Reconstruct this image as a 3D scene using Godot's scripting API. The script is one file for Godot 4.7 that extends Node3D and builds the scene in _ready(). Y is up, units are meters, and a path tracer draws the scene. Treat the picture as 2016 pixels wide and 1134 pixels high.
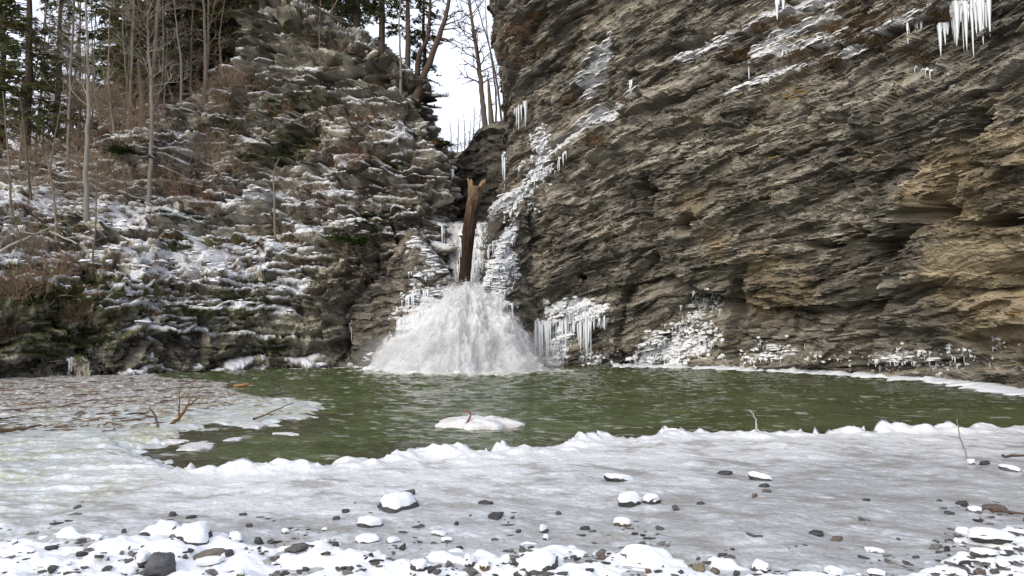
extends Node3D
# A frozen gorge: two shale cliffs, a waterfall with a broken log stuck in it, a green pool and an icy bank.
# Metres, y up. The pool's surface is y = 0, the camera stands 2.1 m above it and looks along -z.

const FOCAL := 1314.0
var pitch := deg_to_rad(3.18)
var taken := {}
var mats := {}
var rng := RandomNumberGenerator.new()

# ---------- placing ----------
func sight(px: float, py: float) -> Vector3:
	var d := Vector3((px - 1008.0) / FOCAL, (567.0 - py) / FOCAL, -1.0)
	return d.rotated(Vector3.RIGHT, pitch)

func at(px: float, py: float, depth: float) -> Vector3:      # a point seen there, so many metres ahead
	var d := sight(px, py)
	return Vector3(0, 2.1, 0) + d * (depth / -d.z)

func on_level(px: float, py: float, h: float) -> Vector3:    # a point seen there, at height h
	var d := sight(px, py)
	return Vector3(0, 2.1, 0) + d * ((h - 2.1) / d.y)

func seen(p: Vector3) -> Vector2:
	var q := (p - Vector3(0, 2.1, 0)).rotated(Vector3.RIGHT, -pitch)
	return Vector2(1008.0 + q.x / -q.z * FOCAL, 567.0 - q.y / -q.z * FOCAL)

# ---------- naming ----------
func numbered(called: String) -> String:
	var n: int = taken.get(called, 0)
	taken[called] = n + 1
	return called if n == 0 else "%s_%03d" % [called, n]

func tag(o: Node, label := "", category := "", group := "", kind := "") -> void:
	if label: o.set_meta("label", label)
	if category: o.set_meta("category", category)
	if group: o.set_meta("group", group)
	if kind: o.set_meta("kind", kind)

func thing(called: String, where: Vector3, label: String, category: String, group := "") -> Node3D:
	var o := Node3D.new()
	o.name = numbered(called)
	add_child(o)
	o.position = where
	tag(o, label, category, group)
	return o

func put(mesh: Mesh, called: String, mat: Material, parent: Node = null) -> MeshInstance3D:
	var o := MeshInstance3D.new()
	o.mesh = mesh
	o.material_override = mat
	o.cast_shadow = GeometryInstance3D.SHADOW_CASTING_SETTING_ON
	if parent == null:
		o.name = numbered(called)
		add_child(o)
	else:
		o.name = called
		parent.add_child(o, true)
	return o

func scatter(mesh: Mesh, called: String, mat: Material, tf: Array, cols: Array, parent: Node = null) -> MultiMeshInstance3D:
	var mm := MultiMesh.new()
	mm.transform_format = MultiMesh.TRANSFORM_3D
	mm.use_colors = cols.size() > 0
	mm.mesh = mesh
	mm.instance_count = tf.size()
	for i in tf.size():
		mm.set_instance_transform(i, tf[i])
		if cols.size() > 0: mm.set_instance_color(i, cols[i])
	var o := MultiMeshInstance3D.new()
	o.multimesh = mm
	o.material_override = mat
	o.set_meta("kind", "stuff")
	if parent == null:
		o.name = numbered(called)
		add_child(o)
	else:
		o.name = called
		parent.add_child(o, true)
	return o

# ---------- meshes ----------
class MB:
	var v := PackedVector3Array()
	var n := PackedVector3Array()
	var c := PackedColorArray()
	var ix := PackedInt32Array()

	func mesh() -> ArrayMesh:
		var a := []
		a.resize(Mesh.ARRAY_MAX)
		a[Mesh.ARRAY_VERTEX] = v
		a[Mesh.ARRAY_NORMAL] = n
		a[Mesh.ARRAY_COLOR] = c
		a[Mesh.ARRAY_INDEX] = ix
		var m := ArrayMesh.new()
		m.add_surface_from_arrays(Mesh.PRIMITIVE_TRIANGLES, a)
		return m

	func face(p: Array, col: Color) -> void:   # flat polygon, counter-clockwise seen from outside
		var nn: Vector3 = (p[1] - p[0]).cross(p[2] - p[0]).normalized()
		var b := v.size()
		for q in p:
			v.append(q); n.append(nn); c.append(col)
		for i in range(1, p.size() - 1):
			ix.append(b); ix.append(b + i + 1); ix.append(b + i)

	func tube(p: PackedVector3Array, r: PackedFloat32Array, sides: int, col: Color, col2 := Color(-1, 0, 0)) -> void:
		var m := p.size()
		var b := v.size()
		var side := Vector3.RIGHT
		for i in m:
			var t: Vector3 = (p[mini(i + 1, m - 1)] - p[maxi(i - 1, 0)]).normalized()
			if absf(t.dot(side)) > 0.9: side = Vector3.FORWARD if absf(t.z) < 0.8 else Vector3.UP
			var u := t.cross(side).normalized()
			var w := u.cross(t).normalized()
			side = w
			var cc := col
			if col2.r >= 0.0: cc = col.lerp(col2, float(i) / maxf(1, m - 1))
			for k in sides:
				var a := TAU * k / sides
				var d := u * cos(a) + w * sin(a)
				v.append(p[i] + d * r[i]); n.append(d); c.append(cc)
		for i in m - 1:
			for k in sides:
				var a0 := b + i * sides + k
				var a1 := b + i * sides + (k + 1) % sides
				ix.append_array(PackedInt32Array([a0, a1, a0 + sides, a1, a1 + sides, a0 + sides]))

	func facet() -> void:   # every triangle gets a flat face of its own
		var m := ix.size()
		var v2 := PackedVector3Array()
		var n2 := PackedVector3Array()
		var c2 := PackedColorArray()
		v2.resize(m); n2.resize(m); c2.resize(m)
		for k in range(0, m, 3):
			var a := v[ix[k]]
			var b := v[ix[k + 1]]
			var d := v[ix[k + 2]]
			var f := (d - a).cross(b - a).normalized()
			for e in 3:
				n2[k + e] = (f + n[ix[k + e]] * 0.25).normalized()
				c2[k + e] = c[ix[k + e]]
			v2[k] = a; v2[k + 1] = b; v2[k + 2] = d
			ix[k] = k; ix[k + 1] = k + 1; ix[k + 2] = k + 2
		v = v2; n = n2; c = c2

	func grid(P: PackedVector3Array, nu: int, nv: int, C: PackedColorArray, flip := 1.0) -> void:   # P[i * nv + j]
		v = P
		c = C
		n.resize(P.size())
		for i in nu:
			var ia := maxi(i - 1, 0) * nv
			var ib := mini(i + 1, nu - 1) * nv
			var io := i * nv
			for j in nv:
				var ds := P[ib + j] - P[ia + j]
				var dr := P[io + mini(j + 1, nv - 1)] - P[io + maxi(j - 1, 0)]
				n[io + j] = (ds.cross(dr) * flip).normalized()
		ix.resize((nu - 1) * (nv - 1) * 6)
		var k := 0
		for i in nu - 1:
			for j in nv - 1:
				var a := i * nv + j
				var b := a + nv
				if flip > 0.0:
					ix[k] = a; ix[k + 1] = a + 1; ix[k + 2] = b; ix[k + 3] = b; ix[k + 4] = a + 1; ix[k + 5] = b + 1
				else:
					ix[k] = a; ix[k + 1] = b; ix[k + 2] = a + 1; ix[k + 3] = b; ix[k + 4] = b + 1; ix[k + 5] = a + 1
				k += 6

func noise(kind: int, freq: float, sd: int, oct := 1) -> FastNoiseLite:
	var f := FastNoiseLite.new()
	f.noise_type = kind
	f.frequency = freq
	f.seed = sd
	f.fractal_type = FastNoiseLite.FRACTAL_FBM if oct > 1 else FastNoiseLite.FRACTAL_NONE
	f.fractal_octaves = oct
	f.cellular_return_type = FastNoiseLite.RETURN_CELL_VALUE
	f.cellular_jitter = 1.0
	return f

func lin(r: float, g: float, b: float) -> Color:   # a linear base colour as an albedo
	return Color(r, g, b).linear_to_srgb()

func noise_tex(freq: float, sd: int, lo: float, hi: float, oct := 4, size := 512, tight := 0.0) -> NoiseTexture2D:
	var t := NoiseTexture2D.new()
	t.width = size; t.height = size
	t.seamless = true
	t.noise = noise(FastNoiseLite.TYPE_SIMPLEX_SMOOTH, freq, sd, oct)
	var g := Gradient.new()
	g.colors = PackedColorArray([lin(lo, lo, lo), lin(hi, hi, hi)])
	g.offsets = PackedFloat32Array([tight, 1.0 - tight])
	t.color_ramp = g
	return t

func normal_tex(freq: float, sd: int, bump: float, oct := 4, size := 512) -> NoiseTexture2D:
	var t := NoiseTexture2D.new()
	t.width = size; t.height = size
	t.seamless = true
	t.noise = noise(FastNoiseLite.TYPE_SIMPLEX_SMOOTH, freq, sd, oct)
	t.as_normal_map = true
	t.bump_strength = bump
	return t

func mat(called: String, col := Color.WHITE, rough := 0.9, vcol := true) -> StandardMaterial3D:
	var m := StandardMaterial3D.new()
	m.resource_name = called
	m.albedo_color = col
	m.roughness = rough
	m.vertex_color_use_as_albedo = vcol
	mats[called] = m
	return m

func tri(m: StandardMaterial3D, scale: Vector3) -> void:
	m.uv1_triplanar = true
	m.uv1_world_triplanar = true
	m.uv1_scale = scale
	m.uv1_triplanar_sharpness = 4.0

func catmull(a: Vector3, b: Vector3, c: Vector3, d: Vector3, t: float) -> Vector3:
	return b.cubic_interpolate(c, a, d, t)

# ---------- a rock wall: a net of control points, skinned finely, broken into beds and plates ----------
class Wall:
	var nu := 0
	var nv := 0
	var M: PackedVector3Array      # smooth surface
	var P: PackedVector3Array      # after breaking into plates
	var N: PackedVector3Array
	var D: PackedVector3Array      # outward direction
	var C: PackedColorArray
	var S: PackedFloat32Array      # metres along
	var R: PackedFloat32Array      # metres up the profile
	var push: PackedFloat32Array   # extra relief in metres
	var snow: PackedFloat32Array
	var tan: PackedFloat32Array
	var moss: PackedFloat32Array
	var calm: PackedFloat32Array
	var top: Node3D

func net(cols: Array, step_s: float, step_r: float, below := true) -> Wall:
	var w := Wall.new()
	var K: int = cols[0].size()
	var ctrl := []
	for col in cols:
		var a := PackedVector3Array()
		for q in col: a.append(at(q[0], q[1], q[2]))
		if below: a[0].y = -0.5
		ctrl.append(a)
	var us := PackedFloat32Array()
	for c in cols.size() - 1:
		var far: float = 0.0
		for r in range(0, K - 1): far = maxf(far, ctrl[c][r].distance_to(ctrl[c + 1][r]))
		var x0: float = cols[c][2][0]
		var x1: float = cols[c + 1][2][0]
		var k := 3.0 if (x1 < -60.0 or x0 > 2090.0) else 1.0
		var m := ceili(far / (step_s * k))
		for i in m: us.append(c + float(i) / m)
	us.append(cols.size() - 1.0001)
	var vs := PackedFloat32Array()
	for r in K - 1:
		var far: float = 0.0
		for c in range(1, cols.size() - 1): far = maxf(far, ctrl[c][r].distance_to(ctrl[c][r + 1]))
		var m := mini(ceili(far / step_r), 110)
		if r == K - 2: m = mini(m, 45)
		for i in m: vs.append(r + float(i) / m)
	vs.append(K - 1.0001)
	w.nu = us.size()
	w.nv = vs.size()
	w.M.resize(w.nu * w.nv)
	for i in w.nu:
		var c := int(us[i])
		var fu := us[i] - c
		var line := PackedVector3Array()
		for r in K:
			line.append(catmull(ctrl[maxi(c - 1, 0)][r], ctrl[c][r], ctrl[mini(c + 1, ctrl.size() - 1)][r], ctrl[mini(c + 2, ctrl.size() - 1)][r], fu))
		for j in w.nv:
			var r := int(vs[j])
			w.M[i * w.nv + j] = catmull(line[maxi(r - 1, 0)], line[r], line[mini(r + 1, K - 1)], line[mini(r + 2, K - 1)], vs[j] - r)
	w.S.resize(w.nu)
	w.R.resize(w.nv)
	var jm := w.nv / 3
	for i in range(1, w.nu): w.S[i] = w.S[i - 1] + w.M[i * w.nv + jm].distance_to(w.M[(i - 1) * w.nv + jm])
	var im := w.nu / 2
	for j in range(1, w.nv): w.R[j] = w.R[j - 1] + w.M[im * w.nv + j].distance_to(w.M[im * w.nv + j - 1])
	w.D.resize(w.M.size())
	for i in w.nu:
		for j in w.nv:
			var ds := w.M[mini(i + 1, w.nu - 1) * w.nv + j] - w.M[maxi(i - 1, 0) * w.nv + j]
			var dr := w.M[i * w.nv + mini(j + 1, w.nv - 1)] - w.M[i * w.nv + maxi(j - 1, 0)]
			var nn := ds.cross(dr)
			nn.y *= 0.3
			w.D[i * w.nv + j] = nn.normalized()
	for a in ["push", "snow", "tan", "moss", "calm"]:
		var z := PackedFloat32Array()
		z.resize(w.M.size())
		w.set(a, z)
	return w

func find(w: Wall, px: float, py: float, P: PackedVector3Array) -> Vector2i:   # the nearest surface there
	var best := Vector2i(0, 0)
	var score := 1e9
	for pass_ in 2:
		var i0 := 0
		var i1 := w.nu
		var j0 := 0
		var j1 := w.nv
		var st := 6
		if pass_ == 1:
			i0 = maxi(best.x - 7, 0); i1 = mini(best.x + 8, w.nu); j0 = maxi(best.y - 7, 0); j1 = mini(best.y + 8, w.nv); st = 1
		for i in range(i0, i1, st):
			for j in range(j0, j1, st):
				var p := P[i * w.nv + j]
				var q := seen(p)
				var e := (q.x - px) * (q.x - px) + (q.y - py) * (q.y - py)
				if pass_ == 0: e += p.z * p.z * 0.15
				if e < score:
					score = e
					best = Vector2i(i, j)
		score = 1e9 if pass_ == 0 else score
	return best

func paint(w: Wall, what: String, px: float, py: float, rx: float, ry: float, val: float) -> void:   # radii in metres
	var c := find(w, px, py, w.M)
	var A: PackedFloat32Array = w.get(what)
	for i in w.nu:
		var ds := (w.S[i] - w.S[c.x]) / rx
		if absf(ds) > 1.0: continue
		for j in w.nv:
			var dr := (w.R[j] - w.R[c.y]) / ry
			if absf(dr) > 1.0: continue
			var d := sqrt(ds * ds + dr * dr)
			if d < 1.0: A[i * w.nv + j] += val * minf(1.0, (1.0 - d) * 2.0)
	w.set(what, A)

func paint_line(w: Wall, what: String, pts: Array, width: float, val: float, side := 0) -> void:   # side -1: only below the line
	var q := PackedVector2Array()
	for p in pts:
		var c := find(w, p[0], p[1], w.M)
		q.append(Vector2(w.S[c.x], w.R[c.y]))
	var lo := q[0]
	var hi := q[0]
	for p in q:
		lo = lo.min(p)
		hi = hi.max(p)
	var A: PackedFloat32Array = w.get(what)
	for i in w.nu:
		if w.S[i] < lo.x - width or w.S[i] > hi.x + width: continue
		for j in w.nv:
			if w.R[j] < lo.y - width or w.R[j] > hi.y + width: continue
			var p := Vector2(w.S[i], w.R[j])
			var best := 1e9
			var up := 0.0
			for k in q.size() - 1:
				var x := Geometry2D.get_closest_point_to_segment(p, q[k], q[k + 1])
				var d := p.distance_to(x)
				if d < best:
					best = d
					up = p.y - x.y
			if best < width:
				if side == 0: A[i * w.nv + j] += val * (1.0 - best / width)
				elif up * side > -0.04: A[i * w.nv + j] += val * (1.0 - best / width)
	w.set(what, A)

func break_up(w: Wall, o: Dictionary) -> void:
	var sd: int = o.seed
	var low := noise(FastNoiseLite.TYPE_SIMPLEX_SMOOTH, 0.16, sd, 3)
	var cell := noise(FastNoiseLite.TYPE_CELLULAR, 1.0, sd + 1)
	var cell2 := noise(FastNoiseLite.TYPE_CELLULAR, 1.0, sd + 2)
	var cell3 := noise(FastNoiseLite.TYPE_CELLULAR, 1.0, sd + 3)
	var tone := noise(FastNoiseLite.TYPE_CELLULAR, 1.0, sd + 500)
	var tone2 := noise(FastNoiseLite.TYPE_CELLULAR, 1.0, sd + 501)
	var fine := noise(FastNoiseLite.TYPE_SIMPLEX_SMOOTH, 1.3, sd + 4, 3)
	var patch := noise(FastNoiseLite.TYPE_SIMPLEX_SMOOTH, 0.35, sd + 5, 4)
	var rug := noise(FastNoiseLite.TYPE_CELLULAR, 0.55, sd + 6)
	var rug2 := noise(FastNoiseLite.TYPE_CELLULAR, 1.4, sd + 7)
	var dip: Array = o.dip            # [[metres along, slope], ...]
	var amp: Array = o.amp
	var lift := PackedFloat32Array()
	lift.resize(w.nu)
	for i in range(1, w.nu):
		var s := w.S[i]
		var g: float = dip[-1][1]
		for k in dip.size() - 1:
			if s < dip[k + 1][0]:
				g = lerpf(dip[k][1], dip[k + 1][1], clampf((s - dip[k][0]) / (dip[k + 1][0] - dip[k][0]), 0, 1))
				break
		lift[i] = lift[i - 1] + g * (s - w.S[i - 1])
	var kx: float = o.get("kx", 1.0)
	var ky: float = o.get("ky", 1.0)
	var tread: float = o.get("tread", 0.0)
	w.P.resize(w.M.size())
	w.C.resize(w.M.size())
	var shade := PackedFloat32Array()
	shade.resize(w.M.size())
	for i in w.nu:
		var s := w.S[i]
		for j in w.nv:
			var k := i * w.nv + j
			var m := w.M[k]
			var lw := low.get_noise_2d(s, m.y * 1.3)
			var t := m.y - lift[i] + lw * 0.5 + fine.get_noise_2d(s * 0.5, m.y) * 0.10
			var b := cell2.get_noise_2d(s * 0.75 * kx, t * 3.4 * ky)
			var d := cell3.get_noise_2d(s * 1.7 * kx, t * 8.5 * ky)
			var a := cell.get_noise_2d(s * 0.30 * kx, t * 1.15 * ky)
			var step := 0.0
			if tread > 0.0:   # benches: upright risers, narrow treads
				var u := t / 1.5 + cell.get_noise_2d(s * 0.22, floorf(t / 1.5) * 9.0) * 0.5 + lw * 0.6
				var f := u - floorf(u)
				step += tread * ((f / 0.82 if f < 0.82 else (1.0 - f) / 0.18) - 0.5)
				u = t / 0.52 + cell2.get_noise_2d(s * 0.5, floorf(t / 0.52) * 7.0) * 0.6
				f = u - floorf(u)
				step += tread * 0.4 * ((f / 0.8 if f < 0.8 else (1.0 - f) / 0.2) - 0.5)
			var q := 1.0 - 0.75 * clampf(w.calm[k], 0, 1)
			var off: float = lw * amp[0] + (a * amp[1] + b * amp[2] + d * amp[3]) * q + fine.get_noise_2d(s * 2.2, t * 7.0) * 0.06 + w.push[k] + step + ((rug.get_noise_2d(s + lw * 1.5, t * 1.5 + s * 0.25) + 0.45 * rug2.get_noise_2d(s + fine.get_noise_2d(s, t) * 0.3, t * 1.6 - s * 0.2)) * o.rug if o.rug > 0.0 else 0.0) * q
			w.P[k] = m + w.D[k] * off
			w.P[k].y += d * 0.02
			shade[k] = tone.get_noise_2d(s * 0.6 * kx + 31.0, t * 3.0 * ky) * 0.42 + tone2.get_noise_2d(s * 1.9 * kx - 17.0, t * 7.5 * ky) * 0.36 + fine.get_noise_2d(s * 3.0 * kx + 40.0, t * 9.0 * ky) * 0.3
	var mb := MB.new()
	mb.grid(w.P, w.nu, w.nv, w.C)
	w.N = mb.n
	var light: Color = o.light
	var mid: Color = o.mid
	var deep: Color = o.deep
	var warm: Color = o.tan
	var mossc: Color = o.get("moss", Color(0.060, 0.068, 0.020))
	var snowc := Color(0.76, 0.775, 0.80)
	var grain: float = o.get("snow_grain", 0.55)
	var lift_snow: float = o.get("snow_lift", 0.0)
	var ochre := Color(0.25, 0.14, 0.02)
	for i in w.nu:
		var s := w.S[i]
		for j in w.nv:
			var k := i * w.nv + j
			var h := clampf(shade[k] * 0.9 + 0.5, 0.0, 1.0)
			var c := deep.lerp(mid, h * 2.0) if h < 0.5 else mid.lerp(light, h * 2.0 - 1.0)
			var y := w.M[k].y
			var pn := patch.get_noise_2d(s, y)
			var pf := fine.get_noise_2d(s * 1.6 + 9.0, y * 3.2)
			var tn := w.tan[k] + pn * 0.5
			if tn > 0.25: c = c.lerp(warm * (0.55 + h * 0.75), clampf((tn - 0.25) * 2.0, 0, 0.9))
			if pn < -0.12: c = c.lerp(deep, clampf((-pn - 0.12) * 2.2, 0.0, 0.6))
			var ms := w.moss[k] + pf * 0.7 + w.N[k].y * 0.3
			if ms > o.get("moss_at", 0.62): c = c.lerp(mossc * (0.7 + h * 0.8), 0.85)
			if o.has("lichen") and pn > 0.22 and pf > 0.28 : c = c.lerp(ochre * (0.4 + h), 0.30)
			var ny := (w.N[k].y + w.N[maxi(i - 2, 0) * w.nv + j].y + w.N[mini(i + 2, w.nu - 1) * w.nv + j].y + w.N[i * w.nv + mini(j + 1, w.nv - 1)].y + w.N[i * w.nv + maxi(j - 1, 0)].y) * 0.2
			var sn: float = w.snow[k] + ny * o.snow_up + pf * grain + pn * 0.25
			if sn > o.snow_at:
				var cover := clampf((sn - o.snow_at) * 7.0, 0, 1)
				c = c.lerp(snowc, cover)
				w.P[k].y += cover * lift_snow
			w.C[k] = c
	mb.v = w.P
	mb.c = w.C
	if o.has("skin"): mb.facet()
	w.top = put(mb.mesh(), o.called, mats[o.get("skin", "rock")])

func slab_mesh(sd: int, thick: float) -> ArrayMesh:   # a broken plate of shale about 1 m long, lying flat, its back end in the wall
	var g := RandomNumberGenerator.new()
	g.seed = sd
	var mb := MB.new()
	var top := []
	var low := []
	var m := 7
	for k in m:
		var a := -TAU * k / m
		var r := g.randf_range(0.62, 1.0)
		var p := Vector3(cos(a) * 0.5 * r, 0, sin(a) * 0.34 * r)
		top.append(p + Vector3(0, thick * g.randf_range(0.4, 0.6), 0))
		low.append(p * g.randf_range(0.78, 1.02) - Vector3(0, thick * g.randf_range(0.4, 0.6), 0))
	mb.face(top, Color.WHITE)
	var back := low.duplicate()
	back.reverse()
	mb.face(back, Color.WHITE)
	for k in m:
		var k2 := (k + 1) % m
		mb.face([low[k], low[k2], top[k2], top[k]], Color.WHITE)
	return mb.mesh()

func lump_mesh(sd: int, flat := 0.5, rough := 0.28, nu := 10, nv := 6) -> ArrayMesh:   # a soft lump, unit size, standing on y = 0
	var f := noise(FastNoiseLite.TYPE_SIMPLEX_SMOOTH, 1.1, sd, 3)
	var P := PackedVector3Array()
	var C := PackedColorArray()
	for i in nu + 1:
		var a := TAU * (i % nu) / nu
		for j in nv + 1:
			var e := -0.35 + (PI / 2 + 0.35) * j / nv
			var d := Vector3(cos(a) * cos(e), sin(e), sin(a) * cos(e))
			var r := 0.5 * (1.0 + rough * 2.0 * f.get_noise_3dv(d * 0.9))
			P.append(Vector3(d.x * r, d.y * r * flat * 2.0, d.z * r))
			C.append(Color.WHITE)
	var mb := MB.new()
	mb.grid(P, nu + 1, nv + 1, C, -1.0)
	for j in nv + 1:
		var s := (mb.n[j] + mb.n[nu * (nv + 1) + j]).normalized()
		mb.n[j] = s
		mb.n[nu * (nv + 1) + j] = s
	for i in nu + 1: mb.n[i * (nv + 1) + nv] = Vector3.UP
	return mb.mesh()

func icicle_mesh(sd: int) -> ArrayMesh:   # hangs down from the origin, 1 m long
	var g := RandomNumberGenerator.new()
	g.seed = sd
	var p := PackedVector3Array()
	var r := PackedFloat32Array()
	var dx := g.randf_range(-0.04, 0.04)
	for k in 8:
		var t := k / 7.0
		p.append(Vector3(dx * t * t, -t + 0.06, dx * 0.7 * t))
		r.append((0.5 * pow(1.0 - t, 0.75) + 0.012) * g.randf_range(0.85, 1.18))
	r[0] *= 0.6
	var mb := MB.new()
	mb.tube(p, r, 6, Color.WHITE)
	return mb.mesh()

var slabs := []
var lumps := []
var icicles := []

func frame(out: Vector3, yaw: float, tip: float, sx: float, sy: float, sz: float) -> Basis:
	var z := Vector3(out.x, 0, out.z).normalized()
	var x := Vector3.UP.cross(z)
	var b := Basis(x, Vector3.UP, z)
	b = b.rotated(Vector3.UP, yaw).rotated(z, tip)
	return b * Basis.from_scale(Vector3(sx, sy, sz))

func dress(w: Wall, o: Dictionary) -> void:   # plates standing out of the wall, snow lying on the ledges
	var g := RandomNumberGenerator.new()
	g.seed = o.seed + 77
	var tf := [[], [], [], [], [], []]
	var cl := [[], [], [], [], [], []]
	var stf := [[], [], []]
	var scl := [[], [], []]
	var big := []
	var tip: float = o.tip
	for n in o.slabs:
		var i := g.randi_range(1, w.nu - 2)
		var j := g.randi_range(2, w.nv - int(w.nv * o.top_skip) - 2)
		var k := i * w.nv + j
		var p := w.P[k]
		if p.y < -0.1 or w.calm[k] > g.randf() + 0.2 or w.push[k] < -0.22: continue
		var q := seen(p)
		if q.x < -120 or q.x > 2140 or q.y < -60: continue
		var c := w.C[k]
		var snowy := c.r > 0.5
		var L: float = g.randf_range(0.22, 0.75) * (1.7 if g.randf() < 0.10 else 1.0) * o.plate
		var ft: float = g.randf_range(0.35, 1.0) / maxf(L, 0.35) * 0.5 * o.get("thick", 1.0)
		var out := w.D[k]
		if absf(out.y) > 0.8: continue
		var tipped: float = g.randfn() * o.jumble + tip * (o.tip_fade if w.S[i] > o.tip_until else 1.0)
		var b := frame(out, g.randfn() * 0.3, tipped, L * o.get("long", 1.25), ft * L * 0.9, L * g.randf_range(0.5, 0.8))
		var pos := p - out * (L * 0.10) + Vector3(0, g.randf_range(-0.05, 0.05), 0)
		var rock: Color = (o.mid as Color).lerp(o.light, g.randf() * 0.8) if snowy else c * g.randf_range(0.75, 1.4)
		rock.a = 1.0
		var v := g.randi() % 6
		var T := Transform3D(b, pos)
		if L > 0.55 and big.size() < 290: big.append([T, rock, v])
		else:
			tf[v].append(T)
			cl[v].append(rock)
		if snowy and g.randf() < 0.8 or w.snow[k] > 0.6:
			var bs := frame(out, g.randf_range(-0.5, 0.5), tipped, L * 1.1, minf(0.13, L * 0.25), L * 0.55)
			var sv := g.randi() % 3
			stf[sv].append(Transform3D(bs, pos + out * 0.03 + Vector3(0, ft * L * 0.9 * 0.05, 0)))
			scl[sv].append(Color(0.76, 0.775, 0.80) * g.randf_range(0.94, 1.04))
	for v in 6:
		if tf[v].size(): scatter(slabs[v], "shale_plates", mats.plate, tf[v], cl[v], w.top)
	var tones := []
	for k in 7: tones.append(null)
	for e in big:
		var lum: float = e[1].r
		var z := clampi(int(lum * 24.0), 0, 6)
		if tones[z] == null:
			var m: StandardMaterial3D = mats.plate.duplicate()
			m.vertex_color_use_as_albedo = false
			m.albedo_color = (e[1] as Color).linear_to_srgb()
			tones[z] = m
		var so := put(slabs[e[2]], "slab", tones[z], w.top)
		so.transform = e[0]
	for v in 3:
		if stf[v].size(): scatter(lumps[v], "ledge_snow", mats.snow, stf[v], scl[v], w.top)

func crust(w: Wall, px: float, py: float, rx: float, ry: float, count: int, size: float, parent: Node, called: String, sd: int, lean := 0.0) -> void:   # a crust of frozen spray in knobs over the rock
	var g := RandomNumberGenerator.new()
	g.seed = sd
	var c := find(w, px, py, w.M)
	var f := noise(FastNoiseLite.TYPE_SIMPLEX_SMOOTH, 1.0, sd, 3)
	var tf := [[], [], []]
	var ccl := [[], [], []]
	var drip := [[], [], []]
	var list := []
	for i in w.nu:
		if absf(w.S[i] - w.S[c.x]) > rx: continue
		for j in w.nv:
			if absf(w.R[j] - w.R[c.y]) > ry + absf(lean) * rx: continue
			list.append(Vector2i(i, j))
	if list.is_empty(): return
	for n in count:
		var e: Vector2i = list[g.randi() % list.size()]
		var ds := (w.S[e.x] - w.S[c.x]) / rx
		var dr := (w.R[e.y] - w.R[c.y] - lean * (w.S[e.x] - w.S[c.x])) / ry
		var edge := 1.0 - sqrt(ds * ds + dr * dr)
		if edge + f.get_noise_2d(w.S[e.x] * 0.9, w.R[e.y] * 1.4) * 1.1 + f.get_noise_2d(w.S[e.x] * 4.0, w.R[e.y] * 6.0) * 0.8 < 0.22: continue
		var k := e.x * w.nv + e.y
		if w.P[k].y < 0.0: continue
		var L := size * g.randf_range(0.35, 1.3)
		var b := frame(w.D[k], g.randf_range(-0.6, 0.6), g.randf_range(-0.3, 0.3), L * 1.15, L * 0.75, L * 0.8)
		var v := g.randi() % 3
		tf[v].append(Transform3D(b, w.P[k] - w.D[k] * (L * 0.18) + Vector3(0, g.randf_range(-0.08, 0.0), 0)))
		ccl[v].append(Color(0.76, 0.78, 0.81) * g.randf_range(0.88, 1.05))
		if g.randf() < 0.55:
			var dl := L * g.randf_range(0.7, 2.2)
			drip[v].append(Transform3D(Basis.from_scale(Vector3(0.05, dl, 0.05) * Vector3(g.randf_range(0.6, 1.6), 1, 1)), w.P[k] + w.D[k] * (L * 0.25)))
	for v in 3:
		if tf[v].size(): scatter(lumps[v], called, mats.snow, tf[v], ccl[v], parent)
		if drip[v].size(): scatter(icicles[v], "ice_drips", mats.icicle, drip[v], [], parent)

func icicle_row(w: Wall, a: Array, b: Array, count: int, len0: float, len1: float, thick: float, label: String, sd: int, beard := 0.0) -> Node3D:
	var g := RandomNumberGenerator.new()
	g.seed = sd
	var first := find(w, a[0], a[1], w.P)
	var base := w.P[first.x * w.nv + first.y]
	var root := thing("icicle_cluster", base, label, "icicles", "icicles hanging from the cliffs")
	for n in count:
		var t := (n + g.randf_range(-0.3, 0.3)) / maxf(1.0, count - 1)
		var e := find(w, lerpf(a[0], b[0], t), lerpf(a[1], b[1], t), w.P)
		var k := e.x * w.nv + e.y
		var p := w.P[k] + w.D[k] * g.randf_range(0.08, 0.22)
		var L := g.randf_range(len0, len1)
		if g.randf() < 0.3: L *= 0.45
		if g.randf() < 0.5:
			var ib := put(lumps[g.randi() % 3], "ice_base", mats.icicle, root)
			ib.transform = Transform3D(frame(w.D[k], g.randfn() * 0.4, g.randfn() * 0.2, g.randf_range(0.10, 0.24), g.randf_range(0.08, 0.2), 0.14), p - base - w.D[k] * 0.09)
		if beard > 0.0: L *= 1.0 - beard * absf(t * 2.0 - 1.0)
		var q := thick * g.randf_range(0.5, 1.6)
		var o := put(icicles[g.randi() % 5], "icicle", mats.icicle, root)
		o.transform = Transform3D(Basis.from_scale(Vector3(q, L, q)), p - base)
	return root

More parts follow.
